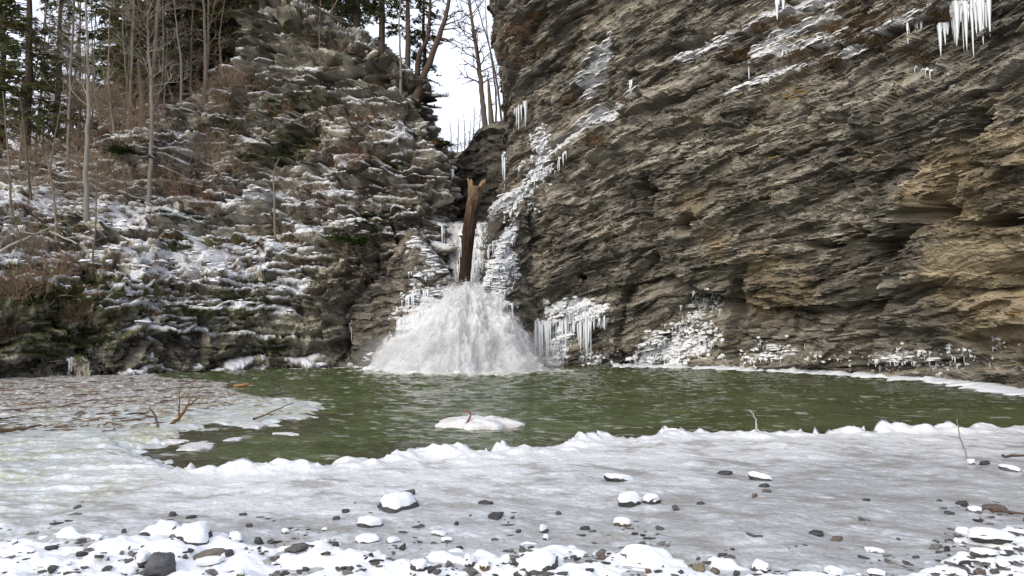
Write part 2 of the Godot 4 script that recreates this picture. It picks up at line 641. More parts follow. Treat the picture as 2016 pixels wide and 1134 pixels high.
func materials() -> void:
	var m := mat("rock", Color.WHITE, 0.85)
	m.albedo_texture = noise_tex(0.025, 5, 0.45, 1.6, 5, 512, 0.2)
	m.normal_enabled = true
	m.normal_texture = normal_tex(0.03, 8, 10.0, 5)
	m.normal_scale = 1.0
	m.metallic_specular = 0.3
	tri(m, Vector3(0.9, 1.6, 0.9))
	m = mat("rough_rock", Color.WHITE, 0.9)
	m.albedo_texture = mats.rock.albedo_texture
	m.normal_enabled = true
	m.normal_texture = mats.rock.normal_texture
	m.metallic_specular = 0.3
	tri(m, Vector3(1.1, 1.7, 1.1))
	m = mat("plate", Color.WHITE, 0.85)
	m.albedo_texture = mats.rock.albedo_texture
	m.normal_enabled = true
	m.normal_texture = mats.rock.normal_texture
	m.metallic_specular = 0.3
	tri(m, Vector3(0.9, 2.5, 0.9))
	m = mat("snow", Color.WHITE, 0.9)
	m.normal_enabled = true
	m.normal_texture = normal_tex(0.05, 21, 4.0, 4)
	m.normal_scale = 0.6
	m.metallic_specular = 0.25
	tri(m, Vector3(1.5, 1.5, 1.5))
	m = mat("icicle", lin(0.70, 0.74, 0.78), 0.22, false)
	m = mat("bark", Color.WHITE, 0.95)
	m.albedo_texture = noise_tex(0.03, 31, 0.55, 1.45, 4)
	m.normal_enabled = true
	m.normal_texture = normal_tex(0.04, 32, 10.0, 4)
	m.metallic_specular = 0.15
	tri(m, Vector3(2.5, 0.5, 2.5))
	m = mat("twig", Color.WHITE, 0.95)
	m.metallic_specular = 0.15
	m = mat("needles", Color.WHITE, 0.8)
	m.metallic_specular = 0.2
	m.backlight_enabled = true
	m.backlight = Color(0.9, 0.9, 0.7)
	m = mat("water", Color.WHITE, 0.04)
	m.metallic_specular = 0.5
	m.normal_enabled = true
	m.normal_texture = normal_tex(0.025, 41, 5.0, 4)
	m.normal_scale = 0.6
	tri(m, Vector3(0.7, 0.7, 1.1))
	m = mat("foam", Color.WHITE, 0.75)
	m.metallic_specular = 0.2
	m = mat("falling", Color.WHITE, 0.7)
	m.backlight_enabled = true
	m.backlight = Color(0.6, 0.6, 0.6)
	m.transparency = BaseMaterial3D.TRANSPARENCY_ALPHA
	m.metallic_specular = 0.2
	m = mat("ice", Color.WHITE, 0.24)
	m.albedo_texture = noise_tex(0.02, 52, 0.82, 1.14, 6, 1024, 0.22)
	m.normal_enabled = true
	m.normal_texture = normal_tex(0.03, 51, 6.0, 5)
	m.normal_scale = 0.35
	m.metallic_specular = 0.5
	tri(m, Vector3(0.8, 0.8, 0.8))
	m = mat("stone", Color.WHITE, 0.6)
	m.albedo_texture = noise_tex(0.04, 61, 0.55, 1.45, 5)
	m.normal_enabled = true
	m.normal_texture = normal_tex(0.05, 62, 8.0, 4)
	m.metallic_specular = 0.4
	tri(m, Vector3(1.6, 1.6, 1.6))
	for k in 6: slabs.append(slab_mesh(100 + k, [0.10, 0.14, 0.08, 0.18, 0.12, 0.22][k]))
	for k in 3: lumps.append(lump_mesh(200 + k))
	for k in 5: icicles.append(icicle_mesh(300 + k))

func _ready() -> void:
	rng.seed = 11
	# ---- camera ----
	var cam := Camera3D.new()
	cam.name = "camera"
	cam.fov = 46.69
	cam.near = 0.1
	cam.far = 600.0
	add_child(cam)
	cam.position = Vector3(0, 2.1, 0)
	cam.rotation.x = pitch
	cam.current = true
	# ---- sky, soft sun, exposure ----
	var env := Environment.new()
	env.background_mode = Environment.BG_SKY
	var sm := ProceduralSkyMaterial.new()
	sm.sky_top_color = Color(0.79, 0.82, 0.885)
	sm.sky_horizon_color = Color(0.90, 0.905, 0.95)
	sm.sky_curve = 0.15
	sm.ground_bottom_color = Color(0.35, 0.34, 0.32)
	sm.ground_horizon_color = Color(0.5, 0.5, 0.5)
	sm.sun_angle_max = 1.0
	var sky := Sky.new()
	sky.sky_material = sm
	env.sky = sky
	env.tonemap_mode = Environment.TONE_MAPPER_LINEAR
	env.tonemap_exposure = 1.95
	env.sdfgi_enabled = true
	env.ssao_enabled = true
	env.ssil_enabled = true
	env.volumetric_fog_enabled = true
	env.volumetric_fog_density = 0.0
	var we := WorldEnvironment.new()
	we.name = "surroundings"
	we.environment = env
	add_child(we)
	var sun := DirectionalLight3D.new()
	sun.name = "sun"
	sun.light_energy = 0.5
	sun.light_color = Color(1.0, 0.97, 0.93)
	sun.light_angular_distance = 40.0
	sun.shadow_enabled = true
	add_child(sun)
	sun.look_at_from_position(Vector3(-12, 11, 15), Vector3.ZERO)
	# ---- the place ----
	materials()
	var t0 := Time.get_ticks_msec()
	cliffs()
	print("cliffs ", Time.get_ticks_msec() - t0)
	shore()
	print("shore ", Time.get_ticks_msec() - t0)
	falls()
	print("falls ", Time.get_ticks_msec() - t0)
	woods()
	print("woods ", Time.get_ticks_msec() - t0)
	small_things()
	print("done ", Time.get_ticks_msec() - t0)

var right: Wall
var left: Wall
var sill: Wall
var block: Wall

func cliffs() -> void:
	# each column of control points runs from the water up: where it is seen and how far ahead
	right = net([
		[[972, 700, 50], [972, 600, 50], [972, 500, 50], [975, 420, 50], [988, 300, 50], [1002, 200, 50], [998, 60, 50], [995, -150, 50], [1020, -250, 60]],
		[[985, 710, 42], [985, 600, 42], [985, 500, 42], [990, 420, 42], [1003, 300, 42], [1014, 215, 42], [990, 70, 40.6], [984, -150, 40.6], [1020, -240, 52]],
		[[1012, 720, 37], [1010, 620, 37], [1004, 520, 37.4], [1008, 420, 38], [1020, 300, 38.8], [1022, 205, 38.8], [1003, 80, 37.2], [992, -150, 37], [1030, -230, 50]],
		[[1090, 719, 35], [1090, 620, 34.6], [1085, 520, 34.2], [1085, 420, 34.6], [1090, 300, 36.8], [1090, 200, 36.8], [1080, 80, 36], [1070, -150, 35], [1090, -220, 48]],
		[[1180, 718, 34.4], [1185, 620, 33.8], [1180, 510, 33.2], [1175, 400, 32.8], [1180, 300, 33.8], [1185, 200, 35], [1180, 80, 34.5], [1170, -150, 34], [1185, -220, 46]],
		[[1270, 720, 33.8], [1270, 620, 33.3], [1270, 520, 32.5], [1265, 400, 31.6], [1265, 290, 31.5], [1270, 180, 33], [1270, 60, 33], [1270, -150, 32.5], [1285, -220, 45]],
		[[1380, 723, 32.6], [1380, 620, 32.2], [1380, 520, 31], [1380, 400, 30], [1380, 280, 29.8], [1385, 150, 30.5], [1385, 40, 31], [1385, -160, 30.5], [1390, -220, 43]],
		[[1500, 728, 31], [1500, 620, 30.5], [1500, 510, 29.3], [1500, 390, 28.5], [1500, 270, 28.2], [1500, 130, 28.5], [1500, 20, 29], [1500, -180, 28.5], [1500, -230, 40]],
		[[1640, 736, 28.6], [1640, 620, 28.2], [1640, 510, 26.8], [1640, 380, 26], [1640, 250, 25.8], [1640, 110, 26], [1640, -20, 26.5], [1640, -200, 26.5], [1640, -250, 38]],
		[[1780, 747, 26], [1780, 620, 25.6], [1780, 500, 24.3], [1780, 370, 23.6], [1780, 240, 23.2], [1780, 90, 23.5], [1780, -40, 23.5], [1780, -230, 23.5], [1780, -260, 35]],
		[[1920, 759, 23.2], [1920, 620, 22.8], [1920, 490, 21.7], [1920, 350, 21], [1920, 220, 20.8], [1920, 70, 20.8], [1920, -60, 21], [1920, -260, 21], [1900, -280, 32]],
		[[2060, 775, 20.5], [2060, 630, 20], [2060, 480, 19.2], [2060, 330, 18.6], [2060, 200, 18.3], [2060, 40, 18.2], [2060, -100, 18.3], [2060, -300, 18.3], [2020, -300, 30]],
		[[2320, 810, 16.5], [2320, 650, 16.2], [2320, 470, 15.6], [2320, 310, 15], [2320, 160, 15], [2320, 0, 14.8], [2320, -150, 15], [2320, -380, 15], [2240, -330, 26]],
		[[2900, 920, 11.5], [2900, 700, 11.3], [2900, 460, 11], [2900, 280, 10.6], [2900, 100, 10.6], [2900, -60, 10.5], [2900, -250, 10.5], [2900, -500, 10.5], [2700, -400, 20]],
	], 0.085, 0.062)
	print("right ", right.nu, " x ", right.nv)
	# the diagonal ledge: rock under it stands out
	paint_line(right, "push", [[985, 470], [1040, 375], [1110, 300], [1180, 245], [1270, 190]], 1.5, 0.75, -1)
	paint_line(right, "push", [[1270, 190], [1440, 90], [1560, 30]], 0.9, 0.35, -1)
	paint_line(right, "push", [[1450, 190], [1560, 140], [1700, 100], [1800, 50], [1900, -10]], 1.3, 0.55, -1)
	paint_line(right, "push", [[1400, 585], [1500, 610], [1600, 600], [1690, 592]], 1.5, -0.9, -1)
	paint_line(right, "push", [[1860, 560], [1960, 570], [2040, 560]], 0.9, -0.4, -1)
	paint_line(right, "push", [[1240, 565], [1330, 540], [1400, 585]], 1.1, -0.7, -1)
	paint_line(right, "push", [[1880, 215], [1950, 160], [2040, 110]], 0.8, 0.3, -1)
	# joints
	for q in [[[1262, 350], [1275, 430], [1285, 510], [1245, 560], [1222, 640], [1225, 725]], [[1960, 215], [1910, 270], [1850, 390], [1800, 450], [1745, 500], [1715, 590], [1700, 730]], [[1450, 560], [1440, 650], [1450, 725]]]:
		paint_line(right, "push", q, 0.38, -0.9)
	for q in [[1280, 372, 0.4, 0.25], [1352, 440, 0.45, 0.5], [1145, 548, 0.25, 0.25], [1830, 425, 0.9, 0.4], [1625, 480, 0.8, 0.25], [1740, 480, 0.7, 0.3], [1990, 435, 0.9, 0.25]]:
		paint(right, "push", q[0], q[1], q[2] * 1.15, q[3] * 1.15, -1.3)
	paint(right, "push", 1890, 500, 2.6, 1.8, 0.45)
	paint(right, "push", 1960, 330, 2.4, 1.8, 0.3)
	for q in [[[1060, 400], [1160, 360], [1260, 345]], [[1190, 312], [1310, 235], [1450, 135]], [[1280, 480], [1420, 420], [1560, 370], [1700, 330]], [[1400, 330], [1560, 260], [1720, 210]], [[1420, 520], [1560, 480], [1740, 455]], [[1740, 300], [1850, 255], [1960, 200]], [[1100, 520], [1240, 470]], [[1740, 620], [1880, 640], [2030, 620]]]:
		paint_line(right, "push", q, 0.9, 0.5, -1)
	paint(right, "calm", 1900, 510, 2.2, 1.2, 1.2)
	paint(right, "calm", 1310, 570, 1.4, 1.2, 1.0)
	# patches of tan rock
	paint(right, "tan", 2000, 420, 4.5, 5.5, 0.9)
	paint(right, "tan", 1960, 600, 4.0, 2.5, 0.55)
	paint(right, "tan", 1540, 560, 3.5, 2.4, 0.5)
	paint(right, "tan", 1430, 430, 3.5, 2.4, 0.35)
	paint(right, "tan", 1700, 330, 4.0, 2.5, 0.3)
	paint(right, "tan", 1120, 30, 1.2, 3.0, 0.4)
	for q in [[1555, 180, 1.2, 0.7], [1680, 18, 1.0, 0.5], [1620, 112, 0.8, 0.3]]:
		paint(right, "moss", q[0], q[1], q[2], q[3], 0.6)
	# ice and snow along the ledges
	for q in [[[985, 470], [1040, 380], [1110, 305], [1180, 250], [1268, 193]], [[1010, 420], [1060, 330], [1085, 270]], [[1145, 165], [1200, 70]], [[1150, 190], [1195, 110]], [[1335, 110], [1440, 75]], [[1450, 190], [1530, 150], [1600, 118], [1690, 95]], [[1480, 60], [1545, 25], [1640, 0]], [[1490, 110], [1590, 85], [1700, 60]], [[1760, 65], [1850, 20], [1940, -5]], [[1120, 290], [1180, 230], [1240, 195]], [[1480, 95], [1560, 60], [1640, 30]]]:
		paint_line(right, "snow", q, 0.42, 1.9)
	paint(right, "snow", 1075, 310, 1.1, 1.6, 0.85)
	paint(right, "snow", 1030, 395, 0.9, 1.4, 0.9)
	paint(right, "snow", 1100, 660, 1.3, 1.4, 1.1)
	paint(right, "snow", 1130, 605, 1.9, 0.6, 1.2)
	paint(right, "snow", 1320, 680, 2.6, 1.1, 0.85)
	paint(right, "snow", 1360, 610, 1.0, 1.0, 0.7)
	paint(right, "snow", 1520, 695, 1.8, 0.6, 0.7)
	paint(right, "snow", 1800, 705, 2.4, 0.6, 0.65)
	paint(right, "snow", 1950, 690, 1.2, 0.5, 0.45)
	var ro := {"seed": 3, "called": "cliff", "dip": [[0, 0.0], [6, 0.25], [14, 0.34], [22, 0.24], [30, 0.10], [40, 0.04], [60, 0.02]], "kx": 0.7, "ky": 1.0, "long": 1.6, "skin": "rough_rock", "amp": [0.40, 0.42, 0.20, 0.08], "moss": Color(0.20, 0.135, 0.018), "rug": 0.30, "plate": 0.8, "jumble": 0.05, "light": Color(0.43, 0.40, 0.34), "mid": Color(0.235, 0.218, 0.185), "deep": Color(0.105, 0.094, 0.078), "tan": Color(0.37, 0.305, 0.205), "lichen": true, "snow_up": 0.25, "snow_at": 0.78, "slabs": 14000, "tip": 0.28, "tip_until": 22.0, "tip_fade": 0.35, "top_skip": 0.16}
	break_up(right, ro)
	tag(right.top, "tall brown shale cliff overhanging the pool on the right", "", "", "structure")
	dress(right, ro)

	left = net([
		[[-420, 775, 22], [-420, 640, 22.5], [-400, 540, 26], [-390, 430, 31], [-380, 380, 36], [-370, 340, 42], [-360, 300, 50], [-340, 270, 80]],
		[[-150, 757, 24], [-150, 620, 24.6], [-140, 530, 28], [-130, 430, 33], [-120, 380, 38], [-110, 340, 44], [-100, 310, 52], [-90, 280, 82]],
		[[40, 747, 26], [40, 610, 26.6], [50, 525, 30], [60, 430, 35], [70, 370, 39], [80, 330, 45], [90, 300, 54], [100, 275, 84]],
		[[230, 741, 28], [230, 640, 28.5], [235, 540, 31], [225, 430, 35], [232, 350, 37.2], [240, 265, 39], [250, 225, 46], [260, 205, 78]],
		[[350, 735, 30], [350, 650, 30.3], [355, 560, 32], [360, 440, 35.5], [365, 330, 37], [370, 240, 39.5], [385, 180, 45], [390, 140, 70]],
		[[460, 729, 31.5], [460, 640, 31.8], [465, 540, 33], [465, 430, 36], [465, 330, 38], [470, 225, 40.5], [475, 95, 43.5], [480, 70, 62]],
		[[530, 726, 32.3], [530, 620, 32.5], [535, 520, 33.8], [530, 400, 36], [530, 300, 38], [525, 180, 40.5], [515, 22, 43], [515, 10, 56]],
		[[620, 722, 33], [620, 600, 33.1], [620, 480, 34], [615, 380, 36], [615, 270, 38], [615, 160, 40], [600, 42, 42.5], [600, 35, 56]],
		[[715, 722, 33.2], [715, 600, 33.2], [715, 480, 34], [710, 390, 35.5], [710, 280, 37], [710, 180, 39], [705, 82, 41.5], [705, 80, 56]],
		[[785, 722, 33.4], [785, 600, 33.4], [785, 480, 34.2], [785, 390, 35.2], [785, 280, 36.5], [785, 200, 38.5], [780, 130, 40.5], [780, 132, 56]],
		[[835, 722, 33.6], [840, 600, 33.8], [850, 480, 35], [862, 390, 36], [838, 300, 36.8], [805, 225, 38.5], [815, 172, 40], [810, 178, 54]],
		[[850, 722, 35], [855, 600, 35.4], [866, 480, 36.4], [880, 405, 37.2], [862, 320, 38.2], [815, 236, 39.5], [825, 186, 41.5], [818, 188, 55]],
		[[858, 700, 40], [863, 600, 40], [870, 480, 40.5], [880, 410, 42], [866, 320, 43], [820, 240, 44], [828, 196, 46], [820, 198, 57]],
		[[870, 680, 50], [876, 600, 50], [882, 480, 50], [880, 410, 50], [874, 330, 50], [842, 285, 51], [840, 265, 52], [840, 262, 61]],
	], 0.11, 0.085)
	print("left ", left.nu, " x ", left.nv)
	for q in [[[595, 590], [592, 720]], [[400, 640], [395, 720]], [[640, 330], [600, 250], [560, 190]]]:
		paint_line(left, "push", q, 0.35, -0.4)
	# big forms: crags, shelves and hollows
	for q in [[570, 290, 2.2, 1.7, -1.1], [640, 335, 1.0, 1.0, -0.8], [770, 270, 1.7, 1.9, 0.8], [740, 350, 1.6, 1.0, 0.5], [280, 330, 2.2, 1.8, 0.9], [390, 320, 1.6, 1.5, -0.7], [660, 420, 1.5, 0.7, 0.6], [500, 400, 2.0, 0.8, 0.5], [700, 560, 1.6, 2.2, 0.5], [640, 130, 3.0, 0.8, -0.5], [780, 180, 1.6, 0.7, -0.6], [540, 100, 1.0, 1.0, -0.7], [470, 150, 1.2, 0.8, -0.9], [450, 100, 1.0, 0.8, 0.7], [330, 440, 1.4, 0.7, 0.7], [470, 470, 1.5, 0.7, -0.6], [420, 560, 1.4, 0.6, 0.5], [560, 520, 1.6, 0.6, 0.5], [610, 600, 1.2, 0.8, 0.4], [150, 640, 2.0, 1.0, -0.5], [60, 600, 2.0, 0.8, 0.5]]:
		paint(left, "push", q[0], q[1], q[2], q[3], q[4] * 1.15)
	paint(left, "calm", 640, 130, 3.0, 0.9, 0.8)
	paint(left, "calm", 770, 190, 1.6, 0.6, 0.7)
	paint(left, "calm", 570, 350, 1.6, 0.6, 0.8)
	paint(left, "push", 690, 640, 0.7, 1.2, -0.8)
	paint(left, "push", 560, 110, 0.8, 0.6, -0.6)
	paint(left, "push", 875, 430, 2.2, 2.4, -0.9)
	paint(left, "push", 868, 486, 1.3, 0.9, -0.9)
	paint(left, "push", 850, 200, 2.0, 1.5, -0.4)
	paint_line(left, "push", [[500, 40], [600, 55], [700, 95], [780, 145], [845, 190]], 1.2, 0.9, -1)
	paint_line(left, "push", [[480, 175], [560, 175], [660, 195], [760, 195], [830, 215]], 1.1, 0.9, -1)
	paint_line(left, "push", [[210, 245], [330, 240], [430, 215]], 0.9, 0.5, -1)
	paint(left, "calm", 640, 640, 1.2, 1.3, 1.1)
	paint(left, "calm", 540, 650, 1.4, 0.8, 0.9)
	for q in [[630, 650, 1.4, 1.6], [540, 655, 2.0, 0.9], [640, 530, 1.0, 1.2], [700, 140, 4.0, 1.6], [560, 120, 2.0, 1.8], [580, 360, 1.4, 0.7], [760, 230, 2.5, 1.0]]:
		paint(left, "tan", q[0], q[1], q[2], q[3], 0.75)
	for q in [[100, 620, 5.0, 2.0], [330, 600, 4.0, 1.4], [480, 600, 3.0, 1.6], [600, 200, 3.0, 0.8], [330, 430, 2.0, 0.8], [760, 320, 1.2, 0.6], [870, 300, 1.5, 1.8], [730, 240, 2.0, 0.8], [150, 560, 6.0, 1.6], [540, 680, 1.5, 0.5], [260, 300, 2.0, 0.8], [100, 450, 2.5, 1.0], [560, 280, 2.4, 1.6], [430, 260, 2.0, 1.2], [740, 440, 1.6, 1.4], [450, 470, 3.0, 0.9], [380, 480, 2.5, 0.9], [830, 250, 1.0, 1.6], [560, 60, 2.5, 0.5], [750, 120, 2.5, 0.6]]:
		paint(left, "moss", q[0], q[1], q[2], q[3], 0.55)  # moss; its wider patches also paint the shade of hollows and overhangs
	for q in [[100, 400, 6.0, 1.6, 0.9], [270, 430, 2.2, 1.2, 0.8], [350, 520, 4.0, 1.7, 0.75], [290, 600, 2.2, 0.9, 0.75], [480, 520, 3.0, 1.6, 0.65], [560, 560, 1.8, 1.0, 0.6], [500, 390, 2.0, 0.8, 0.6], [560, 470, 2.0, 1.0, 0.45], [785, 290, 0.9, 1.6, 0.9], [300, 270, 2.2, 1.2, 0.3], [670, 400, 1.2, 0.6, 0.5], [680, 330, 1.2, 0.5, 0.35], [640, 160, 3.0, 0.6, 0.25], [850, 415, 0.6, 0.6, 0.5], [850, 330, 0.5, 1.0, 0.4], [650, 445, 1.5, 0.6, 0.5]]:
		paint(left, "snow", q[0], q[1], q[2], q[3], q[4])
	for q in [[[220, 250], [300, 240], [350, 260]], [[440, 395], [520, 385], [590, 405]], [[620, 400], [700, 385]], [[600, 450], [680, 440], [720, 460]], [[640, 335], [700, 320]], [[640, 200], [720, 210], [780, 235]], [[300, 415], [350, 420]], [[250, 510], [330, 500], [420, 480], [500, 455]], [[240, 545], [330, 560], [400, 530]], [[400, 570], [480, 560], [600, 570]], [[230, 610], [300, 600]], [[260, 640], [380, 650]], [[340, 580], [420, 600], [560, 610]], [[500, 665], [580, 660]], [[450, 720], [520, 718]]]:
		paint_line(left, "snow", q, 0.5, 0.8)
	for q in [[690, 560, 2.6, 3.0], [660, 640, 1.6, 2.0], [540, 300, 3.0, 1.5], [450, 690, 9.0, 0.8], [60, 660, 6.0, 1.8], [700, 130, 4.5, 1.5], [750, 480, 1.5, 1.0]]:
		paint(left, "snow", q[0], q[1], q[2], q[3], -0.7)
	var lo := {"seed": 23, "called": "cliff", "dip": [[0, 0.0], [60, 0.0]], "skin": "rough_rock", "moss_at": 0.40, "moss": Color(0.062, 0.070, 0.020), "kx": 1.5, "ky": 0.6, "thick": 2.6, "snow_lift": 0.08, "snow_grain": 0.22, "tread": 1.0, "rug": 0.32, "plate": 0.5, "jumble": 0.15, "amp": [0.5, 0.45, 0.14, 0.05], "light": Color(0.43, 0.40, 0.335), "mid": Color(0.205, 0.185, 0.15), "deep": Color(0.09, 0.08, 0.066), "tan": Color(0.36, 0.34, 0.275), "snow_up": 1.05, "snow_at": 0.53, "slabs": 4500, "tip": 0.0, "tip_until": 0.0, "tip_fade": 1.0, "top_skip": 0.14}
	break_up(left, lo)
	tag(left.top, "grey mossy shale cliff with snow lying on its ledges, left of the waterfall", "", "", "structure")
	dress(left, lo)

	sill = net([
		[[690, 722, 33.2], [692, 660, 33.2], [696, 610, 33.3], [700, 590, 33.6], [705, 580, 36]],
		[[740, 722, 32.6], [742, 640, 32.6], [746, 580, 32.8], [750, 545, 33.1], [752, 535, 36]],
		[[775, 722, 32.2], [778, 620, 32.2], [785, 530, 32.6], [788, 480, 33.1], [790, 470, 36]],
		[[805, 722, 31.9], [808, 600, 31.9], [812, 510, 32.4], [816, 454, 33], [818, 448, 36]],
		[[845, 722, 31.7], [848, 620, 31.8], [850, 560, 32.2], [850, 496, 33], [852, 488, 36]],
		[[878, 722, 31.6], [880, 640, 31.8], [882, 590, 32.2], [884, 551, 32.8], [882, 535, 36]],
		[[905, 722, 31.8], [905, 650, 32], [905, 605, 32.4], [905, 578, 32.9], [903, 566, 36]],
		[[945, 722, 31.8], [945, 650, 32], [945, 605, 32.4], [945, 578, 32.9], [944, 566, 36]],
		[[966, 722, 32], [962, 650, 32.2], [960, 590, 32.7], [958, 546, 33.2], [962, 525, 36]],
		[[1000, 722, 32.6], [998, 640, 32.8], [994, 540, 33.4], [990, 470, 34], [996, 450, 38]],
		[[1035, 720, 34], [1032, 640, 34], [1026, 520, 34.4], [1018, 420, 35], [1018, 400, 39]],
		[[1060, 719, 35], [1055, 640, 35], [1045, 520, 35.4], [1036, 400, 36], [1030, 380, 40]],
	], 0.05, 0.045)
	for q in [[[800, 452], [840, 480], [885, 545]], [[790, 510], [850, 505]], [[810, 552], [885, 552]], [[770, 620], [800, 600], [880, 570]], [[760, 690], [800, 640], [850, 590]], [[955, 560], [1000, 500], [1020, 420]], [[960, 540], [1020, 545]], [[960, 520], [1010, 500]]]:
		paint_line(sill, "snow", q, 0.35, 0.75)
	paint(sill, "snow", 985, 520, 0.9, 1.2, 0.75)
	paint(sill, "snow", 850, 660, 2.0, 1.4, 0.35)
	var so := {"seed": 43, "called": "rock_sill", "dip": [[0, -0.05], [6, 0.0], [8, 0.25]], "rug": 0.0, "plate": 0.6, "jumble": 0.06, "amp": [0.15, 0.16, 0.13, 0.06], "light": Color(0.32, 0.29, 0.24), "mid": Color(0.17, 0.152, 0.128), "deep": Color(0.085, 0.076, 0.066), "tan": Color(0.22, 0.19, 0.14), "snow_up": 0.55, "snow_at": 0.66, "slabs": 1400, "tip": 0.0, "tip_until": 0.0, "tip_fade": 1.0, "top_skip": 0.1}
	break_up(sill, so)
	tag(sill.top, "ledged rock sill in a V under the upper fall", "", "", "structure")
	dress(sill, so)

	block = net([
		[[872, 460, 50], [874, 400, 50], [880, 345, 50.5], [880, 335, 56]],
		[[903, 460, 47.5], [903, 380, 47.5], [908, 318, 48], [910, 308, 54]],
		[[932, 460, 45.6], [932, 370, 45.6], [938, 276, 46], [943, 262, 52]],
		[[958, 460, 45], [958, 360, 45], [960, 256, 45.5], [963, 248, 52]],
		[[1000, 460, 45], [1000, 360, 45], [1002, 250, 45.5], [1004, 246, 52]],
		[[1045, 460, 45.5], [1045, 360, 45.5], [1045, 250, 46], [1045, 246, 52]],
	], 0.08, 0.07, false)
	paint(block, "tan", 970, 330, 1.5, 2.5, 0.5)
	var bo := {"seed": 63, "called": "rock_buttress", "dip": [[0, 0.0], [60, 0.0]], "rug": 0.0, "plate": 0.7, "jumble": 0.1, "amp": [0.4, 0.25, 0.16, 0.08], "light": Color(0.34, 0.32, 0.28), "mid": Color(0.19, 0.175, 0.15), "deep": Color(0.11, 0.10, 0.085), "tan": Color(0.22, 0.2, 0.165), "snow_up": 0.5, "snow_at": 0.75, "slabs": 500, "tip": 0.0, "tip_until": 0.0, "tip_fade": 1.0, "top_skip": 0.1}
	break_up(block, bo)
	tag(block.top, "grey rock buttress with bare trees on top, behind the broken log", "", "", "structure")
	dress(block, bo)

	# floor of the slot behind the sill, and the far slope with the road
	var fl := net([
		[[845, 580, 34], [848, 520, 35.5], [852, 450, 37.5], [856, 440, 40], [860, 432, 50]],
		[[880, 580, 34], [878, 520, 35.5], [874, 448, 37.5], [876, 440, 40], [880, 432, 50]],
		[[925, 580, 34], [920, 520, 35.5], [912, 448, 37.5], [912, 440, 40], [912, 432, 50]],
		[[960, 570, 34], [960, 510, 35.5], [955, 446, 37.5], [955, 440, 40], [955, 432, 50]],
		[[1000, 570, 35], [1000, 500, 36.5], [995, 440, 38.5], [995, 436, 41], [995, 430, 50]],
	], 0.1, 0.1, false)
	break_up(fl, {"seed": 83, "called": "slot_floor", "dip": [[0, 0.0], [60, 0.0]], "rug": 0.0, "amp": [0.2, 0.2, 0.1, 0.05], "light": Color(0.18, 0.16, 0.13), "mid": Color(0.14, 0.125, 0.105), "deep": Color(0.08, 0.07, 0.06), "tan": Color(0.2, 0.18, 0.14), "snow_up": 0.5, "snow_at": 0.7})
	tag(fl.top, "rock bed that the upper fall runs over", "", "", "structure")
	var hill := net([
		[[780, 420, 80], [780, 350, 92], [780, 318, 100], [780, 316, 130]],
		[[860, 420, 80], [860, 345, 92], [860, 312, 100], [860, 310, 130]],
		[[910, 420, 80], [910, 330, 92], [910, 303, 100], [910, 301, 130]],
		[[960, 420, 80], [960, 322, 92], [960, 292, 100], [960, 290, 130]],
		[[1080, 420, 80], [1080, 300, 92], [1080, 268, 100], [1080, 266, 130]],
	], 0.6, 0.6, false)
	break_up(hill, {"seed": 93, "called": "hill", "dip": [[0, 0.0], [60, 0.0]], "rug": 0.0, "amp": [0.4, 0.1, 0.1, 0.1], "light": Color(0.22, 0.17, 0.12), "mid": Color(0.16, 0.12, 0.085), "deep": Color(0.1, 0.075, 0.05), "tan": Color(0.2, 0.15, 0.1), "snow_up": 0.2, "snow_at": 0.75})
	tag(hill.top, "brown slope under the far fence, seen through the gap", "", "", "structure")

# ---------- distance to an outline on the ground, kept on a coarse raster ----------
class Field:
	var o := Vector2.ZERO
	var nx := 0
	var nz := 0
	var st := 0.2
	var a := PackedFloat32Array()
	func make(poly: PackedVector2Array, lo: Vector2, hi: Vector2, step: float) -> void:   # positive inside
		o = lo; st = step
		nx = int((hi.x - lo.x) / st) + 2
		nz = int((hi.y - lo.y) / st) + 2
		a.resize(nx * nz)
		for i in nx:
			for k in nz:
				var p := o + Vector2(i, k) * st
				var best := 1e9
				for e in poly.size():
					var q := Geometry2D.get_closest_point_to_segment(p, poly[e], poly[(e + 1) % poly.size()])
					best = minf(best, p.distance_squared_to(q))
				a[i * nz + k] = sqrt(best) * (1.0 if Geometry2D.is_point_in_polygon(p, poly) else -1.0)
	func get_at(x: float, z: float) -> float:
		var fx := clampf((x - o.x) / st, 0.0, nx - 1.001)
		var fz := clampf((z - o.y) / st, 0.0, nz - 1.001)
		var i := int(fx)
		var k := int(fz)
		fx -= i; fz -= k
		var b := i * nz + k
		return lerpf(lerpf(a[b], a[b + 1], fz), lerpf(a[b + nz], a[b + nz + 1], fz), fx)

var open_water := Field.new()
var snowbank := Field.new()
var f1: FastNoiseLite
var f2: FastNoiseLite
var f3: FastNoiseLite
var f4: FastNoiseLite

func outline(pts: Array, h: float) -> PackedVector2Array:
	var out := PackedVector2Array()
	for q in pts:
		var p := on_level(q[0], q[1], h)
		out.append(Vector2(p.x, p.z))
	return out

func bank(x: float, z: float) -> float:   # the frozen bank, without the ice's edge
	var h := 0.13 + maxf(0.0, z + 10.0) * 0.028 + f1.get_noise_2d(x * 0.35, z * 0.35) * 0.05
	return h

